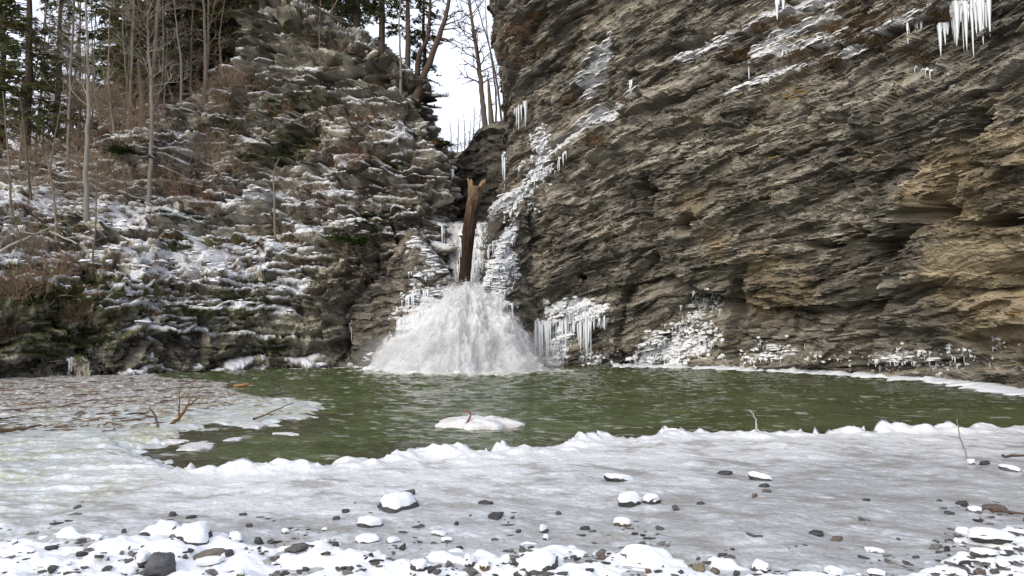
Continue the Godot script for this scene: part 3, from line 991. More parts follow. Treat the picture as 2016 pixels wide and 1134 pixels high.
func ice_height(x: float, z: float, e: float) -> float:   # e: metres in from the open water
	var wob := f1.get_noise_2d(x * 1.4, z * 2.0) * 0.35 + f2.get_noise_2d(x * 4.0, z * 5.0) * 0.10
	var ee := e + wob
	if ee < -0.35: return -0.3
	var near := z > -14.0 and x > -4.5
	var solid := clampf((x + 6.0) / 3.0, 0.0, 1.0) * clampf((z + 15.0) / 2.0, 0.0, 1.0)
	var rim := smoothstep(lerpf(-0.30, -0.12, solid), lerpf(0.7, 0.14, solid), ee)
	var h := lerpf(lerpf(-0.07, -0.4, solid), bank(x, z) if z > -12.0 else lerpf(0.035, bank(x, z), clampf((z + 14.0) / 2.0, 0, 1)), rim)
	if near:
		h += rim * exp(-maxf(ee, 0.0) / 0.5) * maxf(0.0, 0.09 + 0.30 * f1.get_noise_2d(x * 1.0 + 3.0, z * 1.2))
		h += rim * f3.get_noise_2d(x * 1.2 + z * 0.8, z * 1.8) * 0.022
	else:
		var l := f2.get_noise_2d(x * 0.6, z * 1.6)
		h += rim * (maxf(0.0, l) * 0.07 + f3.get_noise_2d(x * 1.6, z * 4.0) * 0.022)
	h += rim * (f4.get_noise_2d(x * 3.0, z * 4.5) * 0.008 + f4.get_noise_2d(x * 9.0, z * 11.0) * 0.004)
	return h

func ice_colour(x: float, z: float, e: float) -> Color:
	var a := f2.get_noise_2d(x * 0.55 - z * 0.3, z * 0.8)
	var b := f3.get_noise_2d(x * 1.6 - z * 0.8 + 50.0, z * 2.2)
	var d := f4.get_noise_2d(x * 5.0, z * 6.5)
	var grain := f4.get_noise_2d(x * 13.0 + 9.0, z * 15.0)
	var white := Color(0.68, 0.69, 0.705)
	var grey := Color(0.36, 0.372, 0.385)
	var c := grey
	var wob := f1.get_noise_2d(x * 1.4, z * 2.0) * 0.35
	var near := clampf((z + 14.0) / 1.5 + 0.5, 0, 1) * clampf((x + 6.5) / 3.0, 0, 1)
	# the broad icy bank: white by the water, then grey glaze with brown showing through
	var w := clampf(1.6 - (e + wob) * 0.42 + a * 0.7 + b * 0.4 + d * 0.3 + grain * 0.5 + f3.get_noise_2d(x * 9.0, z * 10.0) * 0.35, 0.08, 1.0)
	c = grey.lerp(white, w)
	if b + a * 0.6 + d * 0.4 < -0.22 and e > 0.9: c = c.lerp(Color(0.23, 0.205, 0.17), clampf((-0.22 - b - a * 0.6 - d * 0.4) * 2.0 + grain * 0.4, 0, 0.5))
	if d + b + grain * 0.5 > 0.42: c = c.lerp(Color(0.62, 0.65, 0.69), 0.5)
	if near < 1.0:
		# slush on the left: milky, yellow-green where thin, leaf-brown further out
		var s := Color(0.47, 0.50, 0.49)
		if a + d * 0.4 < -0.02: s = s.lerp(Color(0.42, 0.42, 0.30), clampf((-0.02 - a - d * 0.4) * 3.5, 0, 0.9))
		if d + b * 0.5 > 0.16: s = s.lerp(Color(0.60, 0.63, 0.66), 0.8)
		var out := clampf((-z - 13.0) / 6.0 - (x + 9.0) * 0.12, 0.0, 1.0)
		if d * 1.2 + b * 0.8 < 0.12 * out + (out - 1.0) * 0.8: s = s.lerp(Color(0.22, 0.145, 0.11), 0.62)
		c = s.lerp(c, near)
	return c

func sheet(x0: float, x1: float, dx: float, z0: float, z1: float, grow: float) -> Array:
	var zs := PackedFloat32Array()
	var z := z0
	while z > z1:
		zs.append(z)
		z -= maxf(0.02, -z * grow)
	zs.append(z1)
	var nu := int((x1 - x0) / dx) + 1
	return [nu, zs, x0, dx]

func shore() -> void:
	f1 = noise(FastNoiseLite.TYPE_SIMPLEX_SMOOTH, 1.0, 71, 3)
	f2 = noise(FastNoiseLite.TYPE_SIMPLEX_SMOOTH, 1.0, 72, 4)
	f3 = noise(FastNoiseLite.TYPE_SIMPLEX_SMOOTH, 1.0, 73, 4)
	f4 = noise(FastNoiseLite.TYPE_SIMPLEX_SMOOTH, 1.0, 74, 3)
	var poly := outline([[330, 738], [480, 752], [460, 762], [520, 775], [600, 780], [655, 788], [650, 812], [590, 822], [560, 835], [440, 838], [380, 850], [330, 868], [285, 885], [300, 900], [352, 904], [345, 926], [430, 934], [560, 928], [690, 920], [760, 908], [840, 888], [900, 896], [1000, 890], [1080, 886], [1130, 872], [1250, 868], [1360, 854], [1480, 860], [1580, 856], [1680, 852], [1800, 852], [1900, 844], [2016, 846], [2150, 850], [2700, 900], [2700, 690], [330, 690]], 0.05)
	open_water.make(poly, Vector2(-30, -36), Vector2(14, 0), 0.2)
	var snowy := outline([[-500, 1050], [0, 1052], [150, 1050], [300, 1036], [440, 1036], [520, 1050], [600, 1062], [690, 1060], [760, 1080], [840, 1100], [900, 1092], [960, 1085], [1060, 1062], [1150, 1074], [1290, 1082], [1420, 1106], [1500, 1124], [1580, 1132], [1640, 1118], [1800, 1122], [1860, 1090], [1880, 1035], [2016, 1030], [2300, 1040]], 0.3)
	snowy.append(Vector2(9, -1.5))
	snowy.append(Vector2(-9, -1.5))
	snowbank.make(snowy, Vector2(-10, -7), Vector2(10, 0), 0.1)

	# bed of the gorge and the bank behind the camera
	var P := PackedVector3Array()
	var C := PackedColorArray()
	var g := RandomNumberGenerator.new()
	g.seed = 5
	for i in 81:
		for k in 81:
			var x := -80.0 + i * 2.0
			var z := 40.0 - k * 2.0
			P.append(Vector3(x, -1.0 if z < -2.5 else 0.15 + 0.03 * maxf(0, z) + g.randf() * 0.1, z))
			C.append(Color(0.22, 0.21, 0.2) * g.randf_range(0.7, 1.3))
	var mb := MB.new()
	mb.grid(P, 81, 81, C)
	tag(put(mb.mesh(), "ground", mats.stone), "stony bed and bank of the gorge", "", "", "structure")

	# water
	var sh := sheet(-24.0, 19.0, 0.1, -7.8, -42.0, 0.0052)
	var nu: int = sh[0]
	var zs: PackedFloat32Array = sh[1]
	P = PackedVector3Array()
	C = PackedColorArray()
	P.resize(nu * zs.size())
	C.resize(nu * zs.size())
	var foam := Color(0.62, 0.64, 0.58)
	for i in nu:
		var x := -24.0 + i * 0.1
		for k in zs.size():
			var z := zs[k]
			var dx := x + 2.3
			var dz := z + 30.6
			var r := sqrt(dx * dx * 0.5 + dz * dz)
			var rough := 0.45 + 1.3 * exp(-r / 8.0) + 0.25 * f1.get_noise_2d(x * 0.15, z * 0.2)
			var w1 := f1.get_noise_2d(x * 0.7, z * 1.5)
			var w2 := f2.get_noise_2d(x * 1.6 + z * 0.3, z * 2.8)
			var h := (w1 * 0.08 + w2 * 0.05 + (0.3 - absf(f3.get_noise_2d(x * 0.9, z * 1.6))) * 0.07) * rough
			var c := Color(0.046, 0.060, 0.022)
			var sh_n := f1.get_noise_2d(x * 0.25 + 7.0, z * 0.5)
			c = c.lerp(Color(0.074, 0.092, 0.040), clampf(0.5 + sh_n, 0, 1))
			var e := open_water.get_at(x, z) if z > -36.0 else 5.0
			if e < 1.4 and z > -16.0: c = c.lerp(Color(0.040, 0.032, 0.018), clampf((1.4 - e) * 0.6 + w1 * 0.5, 0, 0.8))
			var fn := f3.get_noise_2d(x * 0.7 + 20.0 + w1 * 0.4, z * 2.6) + f4.get_noise_2d(x * 2.2, z * 6.0) * 0.35
			var at_fall := exp(-maxf(0.0, r - 2.0) / 1.5)
			if fn + at_fall * 1.8 > 0.85: c = c.lerp(foam, clampf((fn + at_fall * 1.8 - 0.85) * 3.0, 0, 0.95)); h += 0.015
			elif fn > 0.50 - 0.16 * exp(-r / 9.0): c = c.lerp(foam, clampf((fn - 0.34) * 1.6, 0, 0.5))
			P[i * zs.size() + k] = Vector3(x, h, z)
			C[i * zs.size() + k] = c
	mb = MB.new()
	mb.grid(P, nu, zs.size(), C)
	tag(put(mb.mesh(), "water", mats.water), "murky green water of the plunge pool", "", "", "structure")

	# ice: the bank in front, and the slush field on the left
	for part in [["ice", -14.0, 13.5, 0.062, -2.4, -14.0, 0.0052, "grey and white glaze ice along the near bank"], ["slush_ice", -30.0, -2.0, 0.07, -13.95, -32.0, 0.0040, "milky slush ice with leaves and sticks in it, left of the open water"]]:
		sh = sheet(part[1], part[2], part[3], part[4], part[5], part[6])
		nu = sh[0]
		zs = sh[1]
		P = PackedVector3Array()
		C = PackedColorArray()
		P.resize(nu * zs.size())
		C.resize(nu * zs.size())
		for i in nu:
			var x: float = part[1] + i * part[3]
			for k in zs.size():
				var z := zs[k]
				var e := -open_water.get_at(x, z)
				P[i * zs.size() + k] = Vector3(x, ice_height(x, z, e), z)
				C[i * zs.size() + k] = ice_colour(x, z, e)
		mb = MB.new()
		mb.grid(P, nu, zs.size(), C)
		tag(put(mb.mesh(), part[0], mats.ice), part[7], "", "", "structure")

	# snow over the stones at our feet
	sh = sheet(-6.0, 6.0, 0.036, -2.6, -6.6, 0.0048)
	nu = sh[0]
	zs = sh[1]
	P = PackedVector3Array()
	C = PackedColorArray()
	P.resize(nu * zs.size())
	C.resize(nu * zs.size())
	for i in nu:
		var x: float = -6.0 + i * 0.036
		for k in zs.size():
			var z := zs[k]
			P[i * zs.size() + k] = Vector3(x, snow_height(x, z), z)
			C[i * zs.size() + k] = Color(0.67, 0.685, 0.71)
	mb = MB.new()
	mb.grid(P, nu, zs.size(), C)
	tag(put(mb.mesh(), "snow", mats.snow), "fresh snow lying over the stones at the bottom edge", "", "", "structure")

	# ice rim along the foot of the cliffs
	ice_rim(right, 1180.0, 2150.0, 0.75, 0.20, "white rim of ice along the foot of the brown cliff")
	ice_rim(left, 430.0, 700.0, 0.22, 0.05, "thin broken rim of ice along the foot of the mossy cliff")

func snow_height(x: float, z: float) -> float:
	var e := -open_water.get_at(x, z)
	var base := ice_height(x, z, e)
	var sd := snowbank.get_at(x, z) + f2.get_noise_2d(x * 1.8, z * 2.6) * 0.30 + f3.get_noise_2d(x * 5.0, z * 7.0) * 0.08
	var t := clampf(sd * 0.35, -0.10, 0.035) + f2.get_noise_2d(x * 1.6 + 30.0, z * 2.2) * 0.085 - 0.010 + f3.get_noise_2d(x * 7.0, z * 9.0) * 0.018
	if sd < 0.0: t = minf(t, sd * 0.6)
	return base + maxf(t, -0.08)

func ice_rim(w: Wall, x0: float, x1: float, wide: float, high: float, label: String) -> void:
	var line := PackedVector3Array()
	for i in range(0, w.nu, 2):
		var q := seen(w.M[i * w.nv + 8])
		if q.x < x0 or q.x > x1: continue
		var best := w.P[i * w.nv]
		for j in mini(40, w.nv):
			if absf(w.P[i * w.nv + j].y) < absf(best.y): best = w.P[i * w.nv + j]
		line.append(Vector3(best.x, 0, best.z))
	var sm := PackedVector3Array()
	for i in line.size():
		var s := Vector3.ZERO
		var m := 0
		for k in range(-6, 7):
			if i + k >= 0 and i + k < line.size():
				s += line[i + k]
				m += 1
		sm.append(s / m)
	var P := PackedVector3Array()
	var C := PackedColorArray()
	var nv := 9
	for i in sm.size():
		var t := (sm[mini(i + 1, sm.size() - 1)] - sm[maxi(i - 1, 0)]).normalized()
		var out := Vector3(-t.z, 0, t.x)
		if out.dot(-sm[i]) < 0: out = -out
		var k := 0.75 + f2.get_noise_2d(sm[i].x * 0.9, sm[i].z * 0.9) * 0.9
		for j in nv:
			var a := PI * j / (nv - 1)
			P.append(sm[i] + out * (wide * k * (0.35 - cos(a)) ) + Vector3(0, high * sin(a) * (0.8 + f3.get_noise_2d(sm[i].x * 3.0, a + sm[i].z * 3.0) * 0.8) - 0.03, 0))
			C.append(Color(0.66, 0.70, 0.76))
	var mb := MB.new()
	mb.grid(P, sm.size(), nv, C, -1.0)
	tag(put(mb.mesh(), "ice_rim", mats.snow), label, "", "", "structure")

# ---------- the waterfall ----------
func falls() -> void:
	var s1 := noise(FastNoiseLite.TYPE_SIMPLEX_SMOOTH, 1.0, 91, 3)
	var s2 := noise(FastNoiseLite.TYPE_SIMPLEX_SMOOTH, 1.0, 92, 3)
	var foot := Vector3(-2.25, 0, -32.6)
	var root := thing("waterfall", foot, "white fan of foaming water falling into the pool below the log", "waterfall")
	var top := 3.95
	var P := PackedVector3Array()
	var C := PackedColorArray()
	var nu := 220
	var nv := 110
	var hs := [[0.0, 1.06], [0.10, 0.95], [0.2, 0.85], [0.3, 0.77], [0.45, 0.64], [0.58, 0.51], [0.7, 0.37], [0.82, 0.21], [0.92, 0.08], [1.0, -0.02], [1.08, -0.08]]
	for i in nu:
		var a := lerpf(-2.0, 2.0, float(i) / (nu - 1))
		var R := 3.5 + (0.75 if a < 0 else -0.15) * absf(sin(a))
		R *= 0.93 + s1.get_noise_1d(a * 2.0) * 0.16 + s2.get_noise_1d(a * 6.0 + 40.0) * 0.10
		for j in nv:
			var t := 1.08 * j / (nv - 1)
			var y := -0.08
			for k in hs.size() - 1:
				if t <= hs[k + 1][0]:
					y = lerpf(hs[k][1], hs[k + 1][1], (t - hs[k][0]) / (hs[k + 1][0] - hs[k][0]))
					break
			var r := R * t
			var d := Vector3(sin(a), 0, cos(a))
			var st := s1.get_noise_2d(a * 7.0, t * 2.2)
			var st2 := s2.get_noise_2d(a * 22.0, t * 6.0)
			var st3 := s2.get_noise_2d(a * 60.0 + 9.0, t * 22.0)
			var off := (st * 0.34 + s1.get_noise_2d(a * 2.2 + 60.0, t * 2.5) * 0.45 + st2 * 0.05 + st3 * 0.035) * minf(1.0, t * 4.0)
			var p := Vector3(0, y * top, 0) + d * (r + off) + Vector3(0, off * 0.5, 0)
			P.append(p)
			var c := Color(0.93, 0.94, 0.95)
			if st + st2 * 0.4 > 0.22: c = c.lerp(Color(0.80, 0.78, 0.68), 0.5)
			if t < 0.35 and st2 > -0.3: c = c.lerp(Color(0.76, 0.73, 0.62), 0.6)
			var thin := clampf((s1.get_noise_2d(a * 3.0 + 20.0, t * 3.0) + 0.05) * 2.0, 0, 1) * smoothstep(0.45, 0.62, t) * (1.0 - smoothstep(0.80, 0.92, t))
			c.a = 1.0 - thin * clampf(0.5 + st2 * 0.9 + st3 * 1.3, 0.0, 0.8)
			if absf(a) > 1.6: c.a *= clampf(1.0 - (absf(a) - 1.6) * 2.5 + st2, 0.0, 1.0)
			C.append(c)
	var mb := MB.new()
	mb.grid(P, nu, nv, C, -1.0)
	put(mb.mesh(), "falling_water", mats.falling, root)
	for veil in 5:   # loose veils of spray outside the solid stream
		var VP := PackedVector3Array()
		var VC := PackedColorArray()
		for i in nu:
			for j in nv:
				var q := P[i * nv + j]
				var o := Vector3(q.x, 0.35 * Vector2(q.x, q.z).length(), q.z).normalized()
				var k := s1.get_noise_2d(i * 0.06 + veil * 40.0, j * 0.05) * 0.8 + s2.get_noise_2d(i * 0.35 + veil * 9.0, j * 0.12) * 0.7
				VP.append(q + o * (0.08 + 0.14 * veil + k * 0.16))
				VC.append(Color(0.93, 0.94, 0.95, clampf(0.34 - veil * 0.055 + k * 0.55, 0.0, 0.5) * smoothstep(0.02, 0.2, j / float(nv)) * (1.0 - smoothstep(1.3, 1.9, absf(lerpf(-2.0, 2.0, i / (nu - 1.0)))))))
		var vb := MB.new()
		vb.grid(VP, nu, nv, VC, -1.0)
		put(vb.mesh(), "spray_veil", mats.falling, root)
	# spray
	var g := RandomNumberGenerator.new()
	g.seed = 12
	var drop := lump_mesh(5, 0.5, 0.2, 5, 3)
	var tf := []
	var cl := []
	for n in 36000:
		var q := P[g.randi_range(0, nu - 1) * nv + int(nv * pow(g.randf(), 0.7) * 0.999)]
		var o := Vector3(q.x, 0, q.z).normalized()
		var far := pow(g.randf(), 2.2)
		var p := q + o * (far * 1.1 + 0.02) + Vector3(g.randfn() * 0.05, g.randf() * far * 0.7, g.randfn() * 0.05)
		var sz := g.randf_range(0.008, 0.022) * (1.3 - far)
		tf.append(Transform3D(Basis.from_scale(Vector3(sz, sz * g.randf_range(1, 2), sz)), p))
		cl.append(Color(0.92, 0.93, 0.94))
	scatter(drop, "spray", mats.foam, tf, cl, root)
	# mounds of foam where it strikes the pool
	tf = []
	cl = []
	for n in 420:
		var a := g.randf_range(-1.75, 1.75)
		var R := 3.35 + (0.75 if a < 0 else -0.15) * absf(sin(a)) + g.randfn() * 0.28
		var sz := g.randf_range(0.15, 0.6)
		tf.append(Transform3D(frame(Vector3(sin(a), 0, cos(a)), g.randf() * TAU, 0, sz * 1.3, sz * g.randf_range(0.25, 0.6), sz * 0.8), Vector3(sin(a) * R, -0.05, cos(a) * R)))
		cl.append(Color(0.78, 0.79, 0.79) * g.randf_range(0.9, 1.03))
	scatter(lumps[1], "foam_mound", mats.foam, tf, cl, root)
	# the upper fall: a curtain from the lip down through the V
	var up := thing("waterfall", at(920, 560, 33.0), "narrow upper fall rushing down the rock slot behind the log", "waterfall")
	var lines := [[[862, 450, 38.2], [958, 444, 38.0]], [[864, 447, 37.4], [957, 444, 37.2]], [[868, 470, 36.6], [958, 465, 36.6]], [[880, 505, 35.6], [954, 505, 35.6]], [[892, 540, 34.5], [948, 540, 34.5]], [[899, 562, 33.6], [944, 562, 33.6]], [[900, 574, 32.9], [944, 573, 32.9]], [[897, 582, 32.4], [946, 582, 32.4]], [[890, 596, 31.9], [954, 596, 31.9]]]
	P = PackedVector3Array()
	C = PackedColorArray()
	nu = 60
	nv = 90
	for i in nu:
		var s := float(i) / (nu - 1)
		for j in nv:
			var f := float(j) / (nv - 1) * (lines.size() - 1.0001)
			var k := int(f)
			var ends := []
			for e in 2:
				var q := []
				for z in [-1, 0, 1, 2]:
					var l: Array = lines[clampi(k + z, 0, lines.size() - 1)][e]
					q.append(at(l[0], l[1], l[2]))
				ends.append(catmull(q[0], q[1], q[2], q[3], f - k))
			var p: Vector3 = ends[0].lerp(ends[1], s)
			var n1 := s1.get_noise_2d(s * 5.0, f * 0.9 + 30.0)
			var n2 := s2.get_noise_2d(s * 18.0, f * 2.5)
			p += Vector3(0, 0.3, 1.0) * (n1 * 0.34 + n2 * 0.22 + 0.15 * sin(PI * s))
			P.append(p - up.position)
			var n3 := s2.get_noise_2d(s * 30.0 + f * 2.0, f * 14.0)
			p += Vector3(0, 0.2, 0.8) * n3 * 0.16
			P[P.size() - 1] = p - up.position
			var c := Color(0.90, 0.91, 0.91)
			if n1 + n3 * 0.6 > 0.18: c = Color(0.84, 0.83, 0.74)
			if n1 + n2 * 0.4 + n3 * 0.5 < -0.34: c = Color(0.70, 0.73, 0.71)
			if f > 5.5: c = c.lerp(Color(0.76, 0.73, 0.60), 0.6)
			c.a = clampf(minf(s, 1.0 - s) * 14.0 + n2 * 1.2, 0.0, 1.0)
			C.append(c)
	mb = MB.new()
	mb.grid(P, nu, nv, C, -1.0)
	put(mb.mesh(), "falling_water", mats.falling, up)
	tf = []
	cl = []
	for n in 7000:
		var q := P[g.randi() % P.size()]
		var sz := g.randf_range(0.012, 0.035)
		tf.append(Transform3D(Basis.from_scale(Vector3(sz, sz * 2.0, sz)), q + Vector3(g.randfn() * 0.06, g.randfn() * 0.06, g.randf() * 0.3)))
		cl.append(Color(0.92, 0.93, 0.94))
	scatter(drop, "spray", mats.foam, tf, cl, up)
	# mist over the foot
	var fog := FogVolume.new()
	fog.name = "mist"
	fog.shape = RenderingServer.FOG_VOLUME_SHAPE_ELLIPSOID
	fog.size = Vector3(9.5, 3.0, 5.5)
	var fm := FogMaterial.new()
	fm.density = 0.11
	fm.albedo = Color(0.95, 0.96, 0.98)
	fog.material = fm
	fog.set_meta("kind", "stuff")
	fog.set_meta("label", "thin spray mist over the foot of the fall")
	add_child(fog)
	fog.position = Vector3(-2.3, 0.7, -30.2)

func limb(mb: MB, a: Vector3, dir: Vector3, length: float, r: float, depth: int, g: RandomNumberGenerator, col: Color, rise: float, spread: float) -> void:
	var n := 5
	var p := PackedVector3Array()
	var rr := PackedFloat32Array()
	var d := dir.normalized()
	var q := a
	for k in n:
		p.append(q)
		rr.append(maxf(0.004, r * (1.0 - 0.8 * k / (n - 1))))
		d = (d + Vector3(g.randfn() * 0.16, g.randfn() * 0.12 + rise, g.randfn() * 0.16)).normalized()
		q += d * length / (n - 1)
	mb.tube(p, rr, 4 if r > 0.02 else 3, col * g.randf_range(0.8, 1.2))
	if depth <= 0: return
	var kids := int(length * spread) + 2
	for k in kids:
		var t := g.randf_range(0.25, 1.0)
		var i := mini(int(t * (n - 1)), n - 2)
		var at_ := p[i].lerp(p[i + 1], t * (n - 1) - i)
		var tang := (p[i + 1] - p[i]).normalized()
		var off := tang.cross(Vector3(g.randfn(), g.randfn(), g.randfn())).normalized()
		limb(mb, at_, tang + off * g.randf_range(0.5, 1.1), length * g.randf_range(0.28, 0.55), r * 0.5, depth - 1, g, col, rise, spread)

func bare_tree(called: String, path: Array, r0: float, sd: int, label: String, group := "", bare_to := 0.35, branches := 14, blen := 0.22, col := Color(0.17, 0.135, 0.105), rise := 0.06, twigs := 2.2) -> Node3D:
	var g := RandomNumberGenerator.new()
	g.seed = sd
	var base: Vector3 = path[0]
	var root := thing(called, base, label, "tree", group)
	var p := PackedVector3Array()
	var r := PackedFloat32Array()
	var total := 0.0
	for k in path.size() - 1: total += path[k].distance_to(path[k + 1])
	var steps := 6
	for k in path.size() - 1:
		for s in steps:
			var t := float(s) / steps
			var q := catmull(path[maxi(k - 1, 0)], path[k], path[k + 1], path[mini(k + 2, path.size() - 1)], t)
			p.append(q - base + Vector3(g.randfn(), 0, g.randfn()) * 0.0018 * total)
	p.append(path[-1] - base)
	p[0] = Vector3(0, -0.25, 0)
	for k in p.size():
		var t := float(k) / (p.size() - 1)
		r.append(r0 * (1.0 - 0.72 * t) * (1.25 if k == 0 else 1.0))
	var mb := MB.new()
	mb.tube(p, r, 8, col)
	put(mb.mesh(), "trunk", mats.bark, root)
	if branches > 0:
		mb = MB.new()
		for n in branches:
			var t := lerpf(bare_to, 1.0, (n + g.randf()) / branches)
			var i := mini(int(t * (p.size() - 1)), p.size() - 2)
			var tang := (p[i + 1] - p[i]).normalized()
			var a := g.randf() * TAU
			var off := tang.cross(Vector3(cos(a), 0.2, sin(a))).normalized()
			limb(mb, p[i], tang * 0.5 + off, total * blen * (1.2 - 0.7 * t) * g.randf_range(0.6, 1.3), maxf(0.012, r[i] * 0.42), 2, g, col * 0.95, rise, twigs)
		put(mb.mesh(), "crown", mats.twig, root)
	return root

func conifer_parts(sd: int, tall: float, full: float) -> Array:   # a hemlock: trunk, and limbs with flat drooping sprays
	var g := RandomNumberGenerator.new()
	g.seed = sd
	var tr := MB.new()
	var p := PackedVector3Array()
	var r := PackedFloat32Array()
	for k in 10:
		var t := k / 9.0
		p.append(Vector3(g.randfn() * 0.05, t * tall - 0.4, g.randfn() * 0.05))
		r.append(0.26 * (1.0 - 0.9 * t) + 0.015)
	tr.tube(p, r, 8, Color(0.12, 0.095, 0.08))
	var cr := MB.new()
	var limbs := int(112 * full)
	for n in limbs:
		var h := lerpf(0.14, 0.985, (n + g.randf()) / limbs)
		var L := (pow(1.0 - h, 0.75) * 3.9 + 0.35) * g.randf_range(0.55, 1.15)
		var a := g.randf() * TAU
		var d := Vector3(cos(a), g.randf_range(-0.05, 0.30), sin(a))
		var q := Vector3(0, h * tall, 0)
		var lp := PackedVector3Array()
		var lr := PackedFloat32Array()
		var m := 6
		for k in m:
			lp.append(q)
			lr.append(0.030 * (1.0 - 0.8 * k / (m - 1.0)) * (0.5 + L / 4.0))
			d = (d + Vector3(g.randfn() * 0.06, -0.10, g.randfn() * 0.06)).normalized()
			q += d * L / (m - 1)
		cr.tube(lp, lr, 3, Color(0.085, 0.068, 0.055))
		var sp := int(L / 0.13)
		for s in sp:
			var t := g.randf_range(0.18, 1.0)
			var i := mini(int(t * (m - 1)), m - 2)
			var o := lp[i].lerp(lp[i + 1], t * (m - 1) - i)
			var tang := (lp[i + 1] - lp[i]).normalized()
			var side := tang.cross(Vector3.UP).normalized() * (1.0 if g.randf() < 0.5 else -1.0)
			var sd_ := (tang * g.randf_range(0.3, 0.9) + side * g.randf_range(0.5, 1.0) + Vector3(0, g.randf_range(-0.45, 0.15), 0)).normalized()
			var ln := g.randf_range(0.25, 0.65) * (1.1 - 0.5 * t) * (0.6 + L / 6.0)
			var tone := g.randf_range(0.55, 1.35)
			var col := Color(0.14 * tone, 0.165 * tone, 0.085 * tone)
			if g.randf() < 0.25: col = Color(0.13, 0.10, 0.07)
			var tip := o + sd_ * ln
			for z in 8:
				var u := g.randf_range(0.05, 0.9)
				var bq := o.lerp(tip, u)
				var nd := (sd_ * 0.7 + sd_.cross(Vector3.UP).normalized() * g.randf_range(-1.0, 1.0) + Vector3(0, g.randf_range(-0.3, 0.2), 0)).normalized()
				var w := nd.cross(Vector3(g.randfn() * 0.4, 1, g.randfn() * 0.4)).normalized() * 0.045
				var e := bq + nd * ln * g.randf_range(0.4, 0.8)
				cr.face([bq - w, bq + w, e + w * 0.5, e - w * 0.3], col)
	return [tr.mesh(), cr.mesh()]

var hemlocks := []

func hemlock(base: Vector3, scale_: float, turn: float, lean: float, v: int, label: String, group := "") -> Node3D:
	var root := thing("hemlock_tree", base, label, "tree", group)
	put(hemlocks[v][0], "trunk", mats.bark, root)
	put(hemlocks[v][1], "crown", mats.needles, root)
	root.rotation = Vector3(0, turn, lean)
	root.scale = Vector3.ONE * scale_
	return root

func shrub(w: Wall, px: float, py: float, size: float, stems: int, sd: int, label: String, col: Color, group := "", lie := 0.0) -> void:
	var g := RandomNumberGenerator.new()
	g.seed = sd
	var e := find(w, px, py, w.P)
	var k := e.x * w.nv + e.y
	var base := w.P[k]
	var root := thing("shrub", base, label, "shrub", group)
	var mb := MB.new()
	for n in stems:
		var a := g.randf() * TAU
		var d := Vector3(cos(a) * 0.7, g.randf_range(0.5, 1.3) - lie, sin(a) * 0.7) + w.D[k] * 0.5
		limb(mb, Vector3(g.randfn(), -0.05, g.randfn() * 0.4) * size * 0.22, d, size * g.randf_range(0.5, 1.1), 0.012, 2, g, col * g.randf_range(0.7, 1.3), 0.01 - lie * 0.1, 4.0 / size)
	put(mb.mesh(), "twigs", mats.twig, root)

func tuft_mesh(sd: int, col: Color, hang: float) -> ArrayMesh:   # dry grass, about 1 m across
	var g := RandomNumberGenerator.new()
	g.seed = sd
	var mb := MB.new()
	for n in 60:
		var a := g.randf() * TAU
		var d := Vector3(cos(a), g.randf_range(0.3, 1.2), sin(a)).normalized()
		var q := Vector3(g.randfn() * 0.12, 0, g.randfn() * 0.12)
		var w := d.cross(Vector3.UP).normalized() * 0.008
		var c := col * g.randf_range(0.6, 1.4)
		c.a = 1.0
		for s in 3:
			var q2 := q + d * 0.2
			mb.face([q - w, q + w, q2 + w, q2 - w], c)
			q = q2
			d = (d + Vector3(0, -hang, 0)).normalized()
	return mb.mesh()

func spot(w: Wall, px: float, py: float) -> Vector3:
	var e := find(w, px, py, w.P)
	return w.P[e.x * w.nv + e.y]

